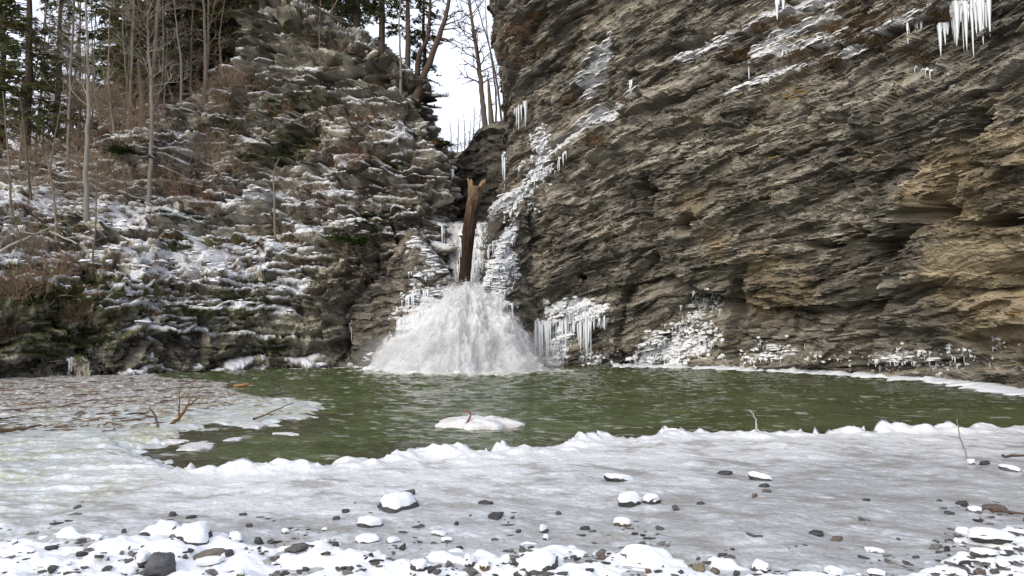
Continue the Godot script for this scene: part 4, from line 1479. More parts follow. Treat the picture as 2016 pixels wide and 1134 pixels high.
func woods() -> void:
	for v in 4: hemlocks.append(conifer_parts(400 + v, [19.0, 22.0, 16.0, 20.0][v], [1.0, 1.1, 0.9, 0.45][v]))
	var g := RandomNumberGenerator.new()
	g.seed = 17
	# hemlocks on the slope behind the mossy cliff
	var n := 0
	for q in [[-60, 320], [10, 300], [40, 318], [-20, 285], [190, 280], [210, 215], [345, 200], [135, 255], [255, 215], [150, 262], [230, 235], [270, 225], [310, 205], [385, 172], [420, 130], [455, 110], [330, 170], [430, 95], [365, 150], [290, 190]]:
		var b := spot(left, q[0], q[1])
		b.z -= g.randf_range(0.0, 10.0)
		b.y -= 0.3
		hemlock(b, g.randf_range(0.85, 1.25), g.randf() * TAU, g.randfn() * 0.03, n % 3, "dark hemlock in the dense stand on the slope behind the snowy ledges", "hemlocks on the far left slope")
		n += 1
	hemlock(spot(left, 505, 24) + Vector3(0, -0.2, -1.0), 0.95, 0.4, 0.02, 0, "hemlock at the left end of the rocky crest")
	hemlock(spot(left, 585, 40) + Vector3(0, -0.2, -1.5), 1.0, 1.4, 0.0, 1, "hemlock on the crest rising from the highest rock")
	hemlock(spot(left, 640, 55) + Vector3(0, -0.2, -2.0), 0.9, 2.4, -0.02, 0, "hemlock on the crest, left of the two straight dark trunks")
	hemlock(spot(left, 690, 75) + Vector3(0, -0.2, -1.5), 1.0, 3.4, 0.0, 3, "straight hemlock with a bare lower trunk on the sloping crest")
	hemlock(spot(left, 735, 95) + Vector3(0, -0.2, -2.5), 0.9, 4.4, 0.0, 3, "thin hemlock on the crest with open sky behind it")
	hemlock(spot(left, 790, 140) + Vector3(0, -0.2, -2.0), 0.75, 5.0, -0.03, 3, "sparse young hemlock at the right end of the sloping crest")
	hemlock(spot(left, 825, 165) + Vector3(0, -0.2, -3.0), 0.62, 5.8, 0.02, 3, "small sparse hemlock behind the leaning brown tree")
	for q in [[480, 70, 52], [540, 60, 54], [600, 75, 54], [660, 85, 56], [560, 40, 60], [625, 60, 62], [700, 100, 58]]:
		hemlock(at(q[0], q[1], q[2]), g.randf_range(0.7, 1.0), g.randf() * TAU, 0.0, n % 3, "green hemlock crown showing behind the rocky crest", "hemlocks behind the crest")
		n += 1
	# bare trees one can point at
	var brown := Color(0.115, 0.085, 0.07)
	var pale := Color(0.27, 0.245, 0.21)
	var b0 := spot(left, 170, 428)
	bare_tree("bare_tree", [b0, at(171, 300, -b0.z), at(175, 170, -b0.z + 0.3), at(172, 90, -b0.z), at(164, -60, -b0.z)], 0.13, 501, "slender pale bare tree rising from the snow patch at far left", "", 0.4, 16, 0.16, pale)
	b0 = spot(left, 292, 413)
	bare_tree("bare_tree", [b0, at(297, 300, -b0.z), at(298, 170, -b0.z), at(292, 90, -b0.z), at(290, 20, -b0.z - 1)], 0.13, 502, "pale forked bare tree standing on the mossy ledge", "", 0.45, 18, 0.22, pale, 0.12)
	b0 = spot(left, 135, 330)
	bare_tree("bare_tree", [b0, at(137, 200, -b0.z), at(143, 60, -b0.z), at(150, -60, -b0.z)], 0.12, 503, "thin bare tree behind the pale slender one", "", 0.3, 16, 0.18, pale * 0.8)
	b0 = spot(left, 282, 246)
	bare_tree("tree_snag", [b0, at(278, 190, -b0.z), at(272, 118, -b0.z)], 0.26, 504, "thick brown dead trunk broken off among the left brush", "", 0.5, 4, 0.12, Color(0.2, 0.15, 0.11))
	b0 = spot(left, 403, 200)
	bare_tree("bare_tree", [b0, at(405, 120, -b0.z), at(402, 40, -b0.z), at(398, -60, -b0.z)], 0.16, 505, "straight bare tree growing below the left end of the crest", "", 0.4, 14, 0.16, Color(0.2, 0.165, 0.13))
	b0 = spot(left, 355, 197)
	bare_tree("bare_tree", [b0, at(357, 130, -b0.z), at(348, 60, -b0.z), at(340, -20, -b0.z)], 0.09, 506, "thin crooked bare tree left of the crest", "", 0.3, 12, 0.18, pale * 0.8)
	b0 = spot(left, 541, 474)
	bare_tree("sapling", [b0, at(540, 400, -b0.z), at(539, 340, -b0.z), at(550, 312, -b0.z)], 0.075, 507, "thin grey sapling with a hooked top on the middle snowy ledge", "", 0.7, 5, 0.14, Color(0.22, 0.2, 0.175))
	b0 = spot(left, 631, 116)
	bare_tree("sapling", [b0, at(628, 60, -b0.z), at(632, -10, -b0.z)], 0.05, 508, "thin sapling on the face just under the crest", "", 0.4, 8, 0.14, Color(0.2, 0.17, 0.14))
	b0 = spot(left, 788, 188)
	bare_tree("sapling", [b0, at(789, 130, -b0.z), at(786, 50, -b0.z), at(790, -20, -b0.z)], 0.085, 509, "thin straight pale trunk left of the leaning brown tree", "", 0.3, 10, 0.14, Color(0.24, 0.21, 0.18))
	b0 = spot(left, 818, 204)
	bare_tree("leaning_tree", [b0, at(830, 160, -b0.z), at(852, 105, -b0.z), at(872, 50, -b0.z), at(884, 0, -b0.z), at(890, -80, -b0.z)], 0.25, 510, "brown tree leaning out over the gap from the cliff edge", "", 0.45, 16, 0.16, brown)
	b0 = spot(left, 812, 150) + Vector3(0, 0, -1.5)
	bare_tree("leaning_tree", [b0, at(826, 108, -b0.z), at(842, 75, -b0.z), at(846, 20, -b0.z), at(848, -60, -b0.z)], 0.2, 511, "darker leaning tree behind the brown leaning one", "", 0.5, 14, 0.16, brown * 0.8)
	for q in [[215, 330, 200, 120, 512], [60, 400, 40, 190, 513], [20, 420, 5, 180, 514], [95, 380, 120, 200, 515], [250, 400, 230, 230, 516], [320, 225, 330, 60, 517], [440, 150, 445, -20, 518], [180, 520, 190, 330, 519], [75, 560, 20, 400, 520], [110, 470, 90, 300, 521], [5, 300, 10, 60, 522], [225, 260, 215, 20, 523], [240, 250, 262, -10, 524], [375, 180, 380, 10, 525], [-30, 420, -40, 100, 526], [40, 330, 60, 60, 527], [200, 250, 190, 0, 528], [300, 230, 320, 0, 529], [85, 300, 100, 20, 530], [260, 230, 240, -20, 531]]:
		b0 = spot(left, q[0], q[1])
		bare_tree("sapling", [b0, at((q[0] * 0.6 + q[2] * 0.4) + g.randfn() * 5, q[1] * 0.6 + q[3] * 0.4, -b0.z), at(q[2], q[3], -b0.z)], 0.05 + g.randf() * 0.04, q[4], "thin bare stem in the brushy thicket at the far left", "stems of the left thicket", 0.25, 14, 0.20, Color(0.19, 0.155, 0.12) * g.randf_range(0.7, 1.3))
	for k in 26:
		var px := g.randf_range(-40, 480)
		b0 = spot(left, px, 300.0 - px * 0.4 + g.randf_range(-30, 60))
		b0.z -= g.randf_range(0.0, 8.0)
		var lean := g.randfn() * 12.0
		bare_tree("bare_tree", [b0, b0 + Vector3(lean * 0.02, 5, 0), b0 + Vector3(lean * 0.05, 10, 0), b0 + Vector3(lean * 0.09, 15.0, 0.3)], g.randf_range(0.06, 0.14), 900 + k, "grey brown leafless tree in the thin wood above the left slope", "bare trees of the left wood", 0.2, 28, 0.2, Color(0.26, 0.215, 0.17) * g.randf_range(0.7, 1.2), 0.05, 2.6)
	# trees on the buttress behind the log
	bare_tree("bare_pine", [at(956, 256, 47), at(950, 200, 47), at(943, 130, 47), at(932, 60, 47), at(924, 0, 47), at(918, -60, 47)], 0.21, 540, "tall pine with nearly bare side branches in the sky gap", "", 0.3, 42, 0.17, Color(0.25, 0.205, 0.18), -0.015, 3.0)
	bare_tree("tree_snag", [at(969, 255, 46.6), at(965, 210, 46.6), at(961, 155, 46.6)], 0.24, 541, "short pale dead trunk right beside the tall pine", "", 0.5, 5, 0.25, Color(0.27, 0.21, 0.165), -0.03)
	bare_tree("bare_tree", [at(990, 258, 46.4), at(982, 190, 46.4), at(968, 110, 46.4), at(948, 40, 46.4), at(935, 0, 46.4)], 0.09, 542, "thin grey tree curving left above the dead trunk", "", 0.3, 16, 0.16, Color(0.2, 0.165, 0.145))
	bare_tree("bare_tree", [at(994, 258, 48), at(990, 180, 48), at(985, 100, 48), at(975, 20, 48)], 0.09, 543, "straight thin tree close against the right cliff's edge", "", 0.3, 16, 0.16, Color(0.2, 0.165, 0.145))
	bare_tree("bare_tree", [at(977, 258, 50), at(974, 160, 50), at(960, 70, 50), at(955, 0, 50)], 0.08, 544, "faint thin tree just behind the dead trunk", "", 0.25, 18, 0.16, Color(0.22, 0.185, 0.165))
	for q in [[900, 300, 903, 232, 545], [915, 295, 913, 225, 546], [929, 290, 935, 210, 547], [940, 288, 948, 190, 548], [888, 305, 886, 240, 549], [922, 295, 926, 240, 550]]:
		bare_tree("bare_tree", [at(q[0], q[1], 88.0), at((q[0] + q[2]) * 0.5 + 1, (q[1] + q[3]) * 0.5, 88.0), at(q[2], q[3], 88.0)], 0.09, q[4], "faint leafless tree far off beyond the gap, by the fence", "far trees by the fence", 0.15, 18, 0.22, Color(0.24, 0.2, 0.18))
	# brush
	var rust := Color(0.21, 0.115, 0.078)
	var dull := Color(0.19, 0.135, 0.095)
	var shrubs := [[640, 410, 1.3, 26, "rusty brush on the ledge left of the dark overhang", rust], [700, 330, 1.3, 26, "rusty brush hanging below the snowy shelf", rust], [720, 260, 1.2, 24, "reddish brush left of the bright snow slope", rust], [390, 420, 1.3, 26, "brown brush above the middle ledges", rust * 0.9], [230, 260, 1.8, 34, "wide brown brush heap on the upper left slope", dull], [330, 260, 1.1, 20, "brown brush on top of the mossy outcrop", dull], [560, 230, 1.0, 18, "low brown brush beside the dark overhang", dull], [740, 640, 1.2, 30, "rusty hanging grass and brush left of the waterfall", rust], [755, 560, 0.9, 20, "rusty brush on the rock left of the icy ledges", rust], [320, 610, 1.0, 14, "dark twiggy shrub on the low snowy ledge", dull * 0.6], [400, 600, 1.1, 14, "dark bare shrub at the foot of the snow slope", dull * 0.6], [30, 590, 1.6, 36, "brown thicket at the left edge above the cliff foot", dull], [110, 560, 1.5, 30, "brown tangle right of the left edge thicket", dull * 0.9], [60, 500, 1.6, 32, "grey brown brush under the leaning white branch", dull], [150, 640, 1.2, 22, "brush overhanging the dark cliff foot", dull * 0.8], [470, 180, 1.0, 20, "brown brush under the left end of the crest", dull], [1020, 60, 1.2, 28, "brown roots hanging from the overhanging cliff edge", rust], [1040, 110, 1.0, 22, "brown brush on the right cliff's corner", dull], [180, 300, 1.6, 26, "grey brush behind the slender tree", dull], [430, 200, 1.2, 22, "brown brush beside the straight bare tree", dull], [10, 680, 1.3, 26, "brown brush low on the left edge by the water", dull]]
	var sd := 600
	for q in shrubs:
		shrub(left if q[0] < 900 else right, q[0], q[1], q[2], q[3], sd, q[4], q[5], "", 0.9 if q[1] < 120 or (q[0] > 730 and q[0] < 760) else 0.0)
		sd += 1
	for k in 60:
		var px := g.randf_range(-60, 480)
		var py := g.randf_range(170, 430) - px * 0.12
		shrub(left, px, py, g.randf_range(1.2, 2.6), 16, sd, "bare twiggy brush in the tangle on the upper left slope", dull.lerp(Color(0.30, 0.235, 0.175), g.randf()), "brush of the upper left slope")
		sd += 1
	# evergreen ferns and moss cushions
	var fern := MB.new()
	for k in 90:
		var a := g.randf() * TAU
		var d := Vector3(cos(a), g.randf_range(0.1, 0.9), sin(a)).normalized()
		var o := Vector3(g.randfn() * 0.2, g.randf() * 0.1, g.randfn() * 0.2)
		var w := d.cross(Vector3.UP).normalized() * 0.035
		var tone := g.randf_range(0.6, 1.5)
		fern.face([o - w, o + w, o + d * 0.32 + Vector3(0, -0.05, 0)], Color(0.045 * tone, 0.068 * tone, 0.018 * tone))
	var fm := fern.mesh()
	var moss_spots := [[680, 468, "dark green fern clump under the rusty brush"], [700, 480, "second dark green fern clump right below the rusty brush"], [855, 290, "green moss and fern on the shaded shoulder beside the gap"], [868, 320, "lower green fern on the shaded shoulder beside the gap"], [762, 330, "green fern fringe under the bright snow slope"], [250, 300, "green fern on the left outcrop"]]
	for q in moss_spots:
		var root := thing("fern_clump", spot(left, q[0], q[1]), q[2], "fern")
		for k in 5:
			var o := put(fm, "frond", mats.twig, root)
			o.transform = Transform3D(Basis(Vector3.UP, g.randf() * TAU).scaled(Vector3.ONE * g.randf_range(0.8, 1.5)), Vector3(g.randfn() * 0.35, g.randfn() * 0.2, 0.25 + g.randf() * 0.15))
	var mt := []
	var mc := []
	for k in 1500:
		var i := g.randi_range(1, left.nu - 2)
		var j := g.randi_range(1, int(left.nv * 0.75))
		var z := i * left.nv + j
		if left.moss[z] < 0.2 or left.P[z].y < 0.3: continue
		mt.append(Transform3D(frame(left.D[z], g.randf() * 6.0, 0.0, 1, 1, 1).scaled(Vector3.ONE * g.randf_range(0.35, 0.8)), left.P[z]))
		mc.append(Color.WHITE * g.randf_range(0.5, 1.0))
	var mo := scatter(fm, "moss_and_fern", mats.twig, mt, mc)
	tag(mo, "green fern and moss scattered over the left ledges")
	# dry grass on the ledges
	var straw := tuft_mesh(71, Color(0.24, 0.165, 0.095), 0.45)
	var rusty := tuft_mesh(72, Color(0.19, 0.115, 0.07), 0.35)
	var ts := []
	var tc := []
	for q in [[1500, 60], [1560, 50], [1640, 130], [1660, 75], [1700, 60], [1730, 90], [1720, 40], [1760, 60], [1790, 110], [1820, 130], [1880, 15], [1870, 40], [1600, 130], [1640, 60], [1250, 200], [1270, 200], [1170, 275], [1440, 120], [1460, 110], [1050, 40], [1080, 90], [1180, 30], [1120, 200], [1010, 120], [1030, 90], [1690, 85], [1840, 30], [1560, 110]]:
		for k in 4:
			var e := find(right, q[0] + g.randfn() * 12, q[1] + g.randfn() * 6, right.P)
			var z := e.x * right.nv + e.y
			ts.append(Transform3D(frame(right.D[z], g.randf() * 6, 0, 1, 1, 1).scaled(Vector3.ONE * g.randf_range(0.6, 1.1)), right.P[z] + right.D[z] * 0.08))
			tc.append(Color.WHITE * g.randf_range(0.7, 1.3))
	var gr := scatter(straw, "dry_grass", mats.twig, ts, tc)
	tag(gr, "straw coloured grass hanging from the upper ledges of the brown cliff")
	ts = []
	tc = []
	for k in 1500:
		var i := g.randi_range(1, left.nu - 2)
		var j := g.randi_range(int(left.nv * 0.08), left.nv - 3)
		var z := i * left.nv + j
		var q := seen(left.P[z])
		if q.x < -60 or q.y < -20: continue
		if left.N[z].y < 0.25 and g.randf() < 0.75: continue
		ts.append(Transform3D(frame(left.D[z], g.randf() * 6, 0, 1, 1, 1).scaled(Vector3.ONE * g.randf_range(0.5, 1.1)), left.P[z]))
		tc.append(Color.WHITE * g.randf_range(0.6, 1.3))
	var lg := scatter(rusty, "dry_grass", mats.twig, ts, tc)
	tag(lg, "rust brown dead grass and ferns over the mossy cliff")

func stone_mesh(sd: int, sx: float, sy: float, sz: float, col: Color) -> ArrayMesh:   # a worn slab, flat facets over a rounded body, centre at origin
	var g := RandomNumberGenerator.new()
	g.seed = sd
	var f := noise(FastNoiseLite.TYPE_SIMPLEX_SMOOTH, 1.2, sd, 3)
	var cuts := []
	for k in 7:
		var a := g.randf() * TAU
		cuts.append([Vector3(cos(a), g.randf_range(-0.3, 0.5), sin(a)).normalized(), g.randf_range(0.5, 0.88)])
	cuts.append([Vector3(g.randfn() * 0.12, 1, g.randfn() * 0.12).normalized(), g.randf_range(0.55, 0.8)])
	var nu := 18
	var nv := 11
	var P := PackedVector3Array()
	var C := PackedColorArray()
	for i in nu + 1:
		var a := TAU * (i % nu) / nu
		for j in nv + 1:
			var e := -PI / 2 + PI * j / nv
			var d := Vector3(cos(a) * cos(e), sin(e), sin(a) * cos(e))
			var r := 1.0
			for q in cuts:
				var m: float = d.dot(q[0])
				if m > 0.05: r = minf(r, q[1] / m)
			r *= 1.0 + f.get_noise_3dv(d * 1.4) * 0.16
			P.append(Vector3(d.x * r * sx, d.y * r * sy, d.z * r * sz) * 0.5)
			C.append(col * (1.0 + f.get_noise_3dv(d * 3.0 + Vector3(5, 5, 5)) * 0.5))
	var mb := MB.new()
	mb.grid(P, nu + 1, nv + 1, C, -1.0)
	for j in nv + 1:
		var s := (mb.n[j] + mb.n[nu * (nv + 1) + j]).normalized()
		mb.n[j] = s
		mb.n[nu * (nv + 1) + j] = s
	return mb.mesh()

func ground_at(px: float, py: float) -> Vector3:
	var h := 0.2
	var p := on_level(px, py, h)
	for k in 5:
		var e := -open_water.get_at(p.x, p.z)
		h = ice_height(p.x, p.z, e)
		if p.z > -6.5: h = maxf(h, snow_height(p.x, p.z))
		p = on_level(px, py, maxf(h, 0.0))
	return p

func stone(px: float, py: float, w: float, h: float, cap: float, label: String, sd: int, tone := Color(0.060, 0.057, 0.058), group := "") -> void:
	var p := ground_at(px, py + h * 0.35)
	var m := -p.z / FOCAL
	var sx := w * m
	var sy := h * m * 0.85
	var g := RandomNumberGenerator.new()
	g.seed = sd * 7 + 1
	var sz := sx * g.randf_range(0.6, 0.95)
	var root := thing("rock", p, label, "rock", group)
	root.rotation.y = g.randfn() * 0.25
	var o := put(stone_mesh(sd, sx, sy * 1.5, sz, tone), "stone", mats.stone, root)
	o.position.y = sy * 0.28
	o.rotation = Vector3(g.randfn() * 0.10, 0, g.randfn() * 0.12)
	if cap > 0.0:
		var c := put(cap_mesh(o.mesh, sy * (0.08 + cap * 0.32), sd), "snow_cap", mats.snow, root)
		c.transform = o.transform

func cap_mesh(body: ArrayMesh, thick: float, sd: int) -> ArrayMesh:   # snow that fits over the upper side of that stone
	var V: PackedVector3Array = body.surface_get_arrays(0)[Mesh.ARRAY_VERTEX]
	var f := noise(FastNoiseLite.TYPE_SIMPLEX_SMOOTH, 1.0, sd, 3)
	var nu := 18
	var nv := 11
	var P := PackedVector3Array()
	var C := PackedColorArray()
	for i in nu + 1:
		var a := TAU * (i % nu) / nu
		var start := 6.3 + f.get_noise_2d(cos(a) * 1.5, sin(a) * 1.5) * 1.6
		for k in 9:
			var t := k / 8.0
			var j := lerpf(start, nv, t)
			var j0 := mini(int(j), nv - 1)
			var q := V[i * (nv + 1) + j0].lerp(V[i * (nv + 1) + j0 + 1], j - j0)
			var up := thick * sin(t * PI / 2.0) * (1.0 + 0.5 * f.get_noise_2d(q.x * 12.0, q.z * 12.0))
			P.append(Vector3(q.x * 1.05, q.y + up - (0.01 if k == 0 else 0.0), q.z * 1.05))
			C.append(Color(0.67, 0.685, 0.71))
	var mb := MB.new()
	mb.grid(P, nu + 1, 9, C, -1.0)
	for k in 9:
		var s := (mb.n[k] + mb.n[nu * 9 + k]).normalized()
		mb.n[k] = s
		mb.n[nu * 9 + k] = s
	for i in nu + 1: mb.n[i * 9 + 8] = Vector3.UP
	return mb.mesh()

func stick(path: Array, r: float, col: Color, label: String, sd: int, called := "stick", side := 0) -> void:
	var base: Vector3 = path[0]
	var p := PackedVector3Array()
	var rr := PackedFloat32Array()
	var g := RandomNumberGenerator.new()
	g.seed = sd
	for k in path.size() - 1:
		for s in 4:
			p.append(catmull(path[maxi(k - 1, 0)], path[k], path[k + 1], path[mini(k + 2, path.size() - 1)], s / 4.0) - base + Vector3(g.randfn(), g.randfn(), g.randfn()) * r * 0.35)
	p.append(path[-1] - base)
	for k in p.size(): rr.append(r * (1.0 - 0.6 * k / (p.size() - 1.0)) * g.randf_range(0.85, 1.15))
	var root := thing(called, base, label, "branch")
	var mb := MB.new()
	mb.tube(p, rr, 7, col)
	put(mb.mesh(), "stem", mats.bark, root)
	if side > 0:
		for k in side:
			mb = MB.new()
			var i := g.randi_range(p.size() / 3, p.size() - 2)
			limb(mb, p[i], (p[i + 1] - p[i]).normalized() + Vector3(g.randfn(), g.randf() * 0.7, g.randfn()) * 0.7, r * 16.0, r * 0.5, 1, g, col, 0.0, 2.0)
			put(mb.mesh(), "twig", mats.twig, root)

func broken_log() -> void:
	var a := at(912, 556, 33.2)
	var b := at(937, 366, 32.4)
	var root := thing("log", a, "broken brown log wedged upright in the waterfall, splintered at its top", "log")
	var f := noise(FastNoiseLite.TYPE_SIMPLEX_SMOOTH, 1.0, 77, 3)
	var axis := b - a
	var t := axis.normalized()
	var u := t.cross(Vector3.BACK).normalized()
	var w := u.cross(t).normalized()
	var P := PackedVector3Array()
	var C := PackedColorArray()
	var nu := 44
	var nv := 90
	for i in nu + 1:
		var q := TAU * (i % nu) / nu
		for j in nv:
			var s := float(j) / (nv - 1)
			var bend: float = sin(s * PI) * -0.06
			var ridge := f.get_noise_2d(cos(q) * 4.0 + 3.0 * sin(q) + 10.0, s * 3.0) * 0.05 + f.get_noise_3d(cos(q) * 7.0, s * 12.0, sin(q) * 7.0) * 0.025
			var r := lerpf(0.33, 0.30, s) * (1.0 + 0.20 * smoothstep(0.8, 1.0, s)) + ridge
			P.append(axis * (s * 1.04 - 0.04) + u * (cos(q) * r + bend) + w * sin(q) * r)
			var k := f.get_noise_3d(cos(q) * 3.0, s * 4.0, sin(q) * 3.0)
			var c := Color(0.050, 0.034, 0.027)
			var strip := smoothstep(0.5, 0.95, s + k * 0.6)
			c = c.lerp(Color(0.105, 0.072, 0.053), strip)
			if s + k * 0.35 > 0.86: c = c.lerp(Color(0.25, 0.172, 0.112), 0.75)
			if ridge < -0.02: c = c * 0.6
			C.append(c)
	var mb := MB.new()
	mb.grid(P, nu + 1, nv, C, -1.0)
	put(mb.mesh(), "trunk", mats.bark, root)
	var g := RandomNumberGenerator.new()
	g.seed = 3
	for k in 22:
		var q := TAU * k / 22.0 + g.randfn() * 0.1
		var side := cos(q)
		var high := g.randf_range(0.55, 0.95) if absf(side) > 0.5 else g.randf_range(0.1, 0.3)
		if k % 3 == 0: high *= 0.5
		var c0 := axis * 0.97 + (u * cos(q) + w * sin(q)) * 0.27
		var tip := c0 + t * high * 0.62 + u * (side * high * 0.3 + g.randfn() * 0.03) + w * sin(q) * 0.05
		var sp := MB.new()
		var wd := (u * -sin(q) + w * cos(q)) * g.randf_range(0.06, 0.11)
		var th := (u * cos(q) + w * sin(q)) * 0.05
		var col := Color(0.27, 0.165, 0.095).lerp(Color(0.42, 0.29, 0.18), g.randf())
		var m := c0.lerp(tip, 0.6) + t * 0.05
		sp.face([c0 - wd + th, c0 + wd + th, m + wd * 0.7 + th, m - wd * 0.6 + th], col)
		sp.face([m - wd * 0.6 + th, m + wd * 0.7 + th, tip + wd * 0.4], col)
		sp.face([c0 + wd - th, c0 - wd - th, m - wd * 0.6 - th, m + wd * 0.7 - th], col * 0.8)
		sp.face([m + wd * 0.7 - th, m - wd * 0.6 - th, tip + wd * 0.4], col * 0.8)
		sp.face([c0 + wd + th, c0 + wd - th, m + wd * 0.7 - th, m + wd * 0.7 + th], col * 0.9)
		sp.face([m + wd * 0.7 + th, m + wd * 0.7 - th, tip + wd * 0.4], col * 0.9)
		sp.face([c0 - wd - th, c0 - wd + th, m - wd * 0.6 + th, m - wd * 0.6 - th], col * 0.9)
		sp.face([m - wd * 0.6 - th, m - wd * 0.6 + th, tip + wd * 0.4], col * 0.9)
		put(sp.mesh(), "splinter", mats.bark, root)
	mb = MB.new()
	var s0 := axis * 0.46 - u * 0.0
	var left_dir := Vector3(-1, 0.25, 0.3).normalized()
	mb.tube(PackedVector3Array([s0, s0 + left_dir * 0.4, s0 + left_dir * 0.52 + Vector3(0, 0.05, 0)]), PackedFloat32Array([0.12, 0.09, 0.05]), 8, Color(0.12, 0.075, 0.05))
	put(mb.mesh(), "branch_stub", mats.bark, root)
	var cap := put(lumps[0], "snow_cap", mats.snow, root)
	cap.transform = Transform3D(Basis.from_scale(Vector3(0.3, 0.14, 0.22)), s0 + left_dir * 0.42 + Vector3(0, 0.06, 0))
	for k in 6:
		var ic := put(icicles[k % 5], "icicle", mats.icicle, root)
		ic.transform = Transform3D(Basis.from_scale(Vector3(0.09, g.randf_range(0.5, 1.3), 0.09)), axis * (0.12 + 0.06 * k) + Vector3(0.34 if k % 2 == 0 else -0.36, 0, 0.1))

func small_things() -> void:
	broken_log()
	var g := RandomNumberGenerator.new()
	g.seed = 99
	# frozen spray on the rock
	var fr := thing("frozen_spray", spot(right, 1130, 610), "white shelf of frozen spray with long icicles, right of the waterfall foot", "ice")
	crust(right, 1125, 612, 2.1, 0.65, 2300, 0.24, fr, "ice_knobs", 31)
	crust(right, 1085, 675, 1.3, 1.3, 2300, 0.24, fr, "ice_knobs", 32)
	for k in fr.get_children(): k.position -= fr.position
	for k in 90:
		var t := g.randf()
		var e := find(right, lerpf(1045, 1196, t), lerpf(634, 622, t) + g.randf_range(0, 12), right.P)
		var z := e.x * right.nv + e.y
		var o := put(icicles[g.randi() % 5], "icicle", mats.icicle, fr)
		var L := g.randf_range(0.8, 2.4) if t < 0.78 else g.randf_range(0.2, 0.6)
		o.transform = Transform3D(Basis.from_scale(Vector3(0.13, L, 0.13) * Vector3(g.randf_range(0.7, 1.4), 1, 1)), right.P[z] + right.D[z] * g.randf_range(0.1, 0.35) - fr.position)
	var kn := [[1325, 690, 2.4, 1.0, 2300, 0.22, 0.25, "knobbly white frozen spray spread over the foot of the brown cliff"], [1370, 610, 0.9, 0.9, 420, 0.15, 0.6, "patch of frozen spray above the knobbly white sheet"], [1510, 697, 1.6, 0.55, 420, 0.15, 0.2, "scattered frozen spray knobs right of the dark joint"], [1800, 705, 1.9, 0.5, 420, 0.13, 0.1, "thin white ice streaks low on the tan cliff"], [1930, 690, 1.0, 0.4, 160, 0.12, 0.4, "small ice streaks low at the right edge of the cliff"], [1640, 705, 1.4, 0.4, 160, 0.13, 0.1, "sparse ice knobs between the two low joints"], [1185, 705, 1.2, 0.4, 300, 0.16, 0.0, "frozen spray knobs right under the long icicles"]]
	var sd := 33
	for q in kn:
		var r := thing("frozen_spray", spot(right, q[0], q[1]), q[7], "ice")
		crust(right, q[0], q[1], q[2], q[3], q[4], q[5], r, "ice_knobs", sd, q[6])
		for k in r.get_children(): k.position -= r.position
		sd += 1
	var lr := thing("frozen_spray", spot(sill, 985, 520), "ice covered ledges right of the log, running up to the diagonal", "ice")
	crust(sill, 985, 520, 1.2, 1.5, 1800, 0.14, lr, "ice_knobs", 45, 0.3)
	crust(right, 1075, 300, 1.1, 1.8, 1800, 0.15, lr, "ice_knobs", 46, 0.9)
	crust(right, 1035, 390, 1.1, 1.6, 1600, 0.15, lr, "ice_knobs", 47, 0.9)
	for k in lr.get_children(): k.position -= lr.position
	var ll := thing("frozen_spray", spot(sill, 830, 620), "icy ledges stepping down left of the waterfall", "ice")
	crust(sill, 830, 600, 1.4, 1.0, 650, 0.14, ll, "ice_knobs", 48, 0.6)
	crust(sill, 770, 690, 1.0, 0.7, 500, 0.16, ll, "ice_knobs", 49, 0.4)
	for k in ll.get_children(): k.position -= ll.position
	icicle_row(right, [1880, 12], [1956, -4], 26, 1.1, 2.1, 0.15, "largest curtain of icicles at the top right corner", 51, 0.35)
	icicle_row(right, [1852, 52], [1892, 45], 13, 0.6, 1.3, 0.11, "short icicles just left of the largest curtain", 52)
	icicle_row(right, [1790, 45], [1822, 38], 7, 0.5, 1.0, 0.10, "icicle cluster under the snowy ledge, left of the largest curtain", 53)
	icicle_row(right, [1532, -5], [1546, -5], 4, 0.8, 1.1, 0.14, "thick blue white icicles cut by the top edge", 54)
	icicle_row(right, [1455, 135], [1476, 125], 6, 0.8, 1.5, 0.09, "hanging icicles left of the yellow lichen", 55)
	icicle_row(right, [1540, 105], [1560, 98], 5, 0.3, 0.6, 0.06, "tiny icicles on the middle snowy ledge", 56)
	icicle_row(right, [1240, 165], [1248, 160], 3, 0.6, 0.9, 0.13, "white ice spike above the diagonal ledge's end", 57)
	icicle_row(right, [1018, 215], [1038, 205], 9, 0.8, 1.9, 0.11, "icicles on the overhang beside the bare trees", 58)
	icicle_row(right, [1008, 420], [1060, 345], 22, 0.4, 1.1, 0.09, "fringe of icicles along the lower diagonal ledge", 59)
	icicle_row(right, [1060, 345], [1120, 300], 18, 0.3, 0.8, 0.08, "fringe of icicles higher on the diagonal ledge", 60)
	icicle_row(right, [995, 300], [999, 330], 5, 1.2, 2.4, 0.10, "long thin icicles in the dark crack beside the buttress", 61)
	icicle_row(right, [1810, 135], [1838, 140], 5, 0.2, 0.5, 0.05, "thin icicles under the dry grass at upper right", 62)
	icicle_row(sill, [785, 632], [832, 612], 14, 0.6, 1.1, 0.10, "icicle curtain left of the waterfall", 63)
	icicle_row(sill, [800, 586], [842, 574], 12, 0.4, 0.8, 0.09, "icicles below the upper icy ledge left of the waterfall", 64)
	icicle_row(sill, [972, 582], [1004, 600], 12, 0.6, 1.3, 0.10, "icicles right of the waterfall's shoulder", 65)
	icicle_row(left, [692, 635], [708, 630], 7, 0.9, 1.6, 0.12, "icicles in the dark hollow left of the rusty grass", 66)
	icicle_row(left, [862, 440], [874, 455], 7, 0.8, 1.6, 0.12, "icicles under the bulge beside the upper fall", 67)
	icicle_row(left, [884, 335], [890, 345], 5, 0.8, 1.4, 0.11, "icicles on the left wall behind the log's top", 68)
	icicle_row(sill, [948, 500], [962, 470], 10, 0.5, 1.2, 0.10, "icicles between the log and the icy right ledges", 69)
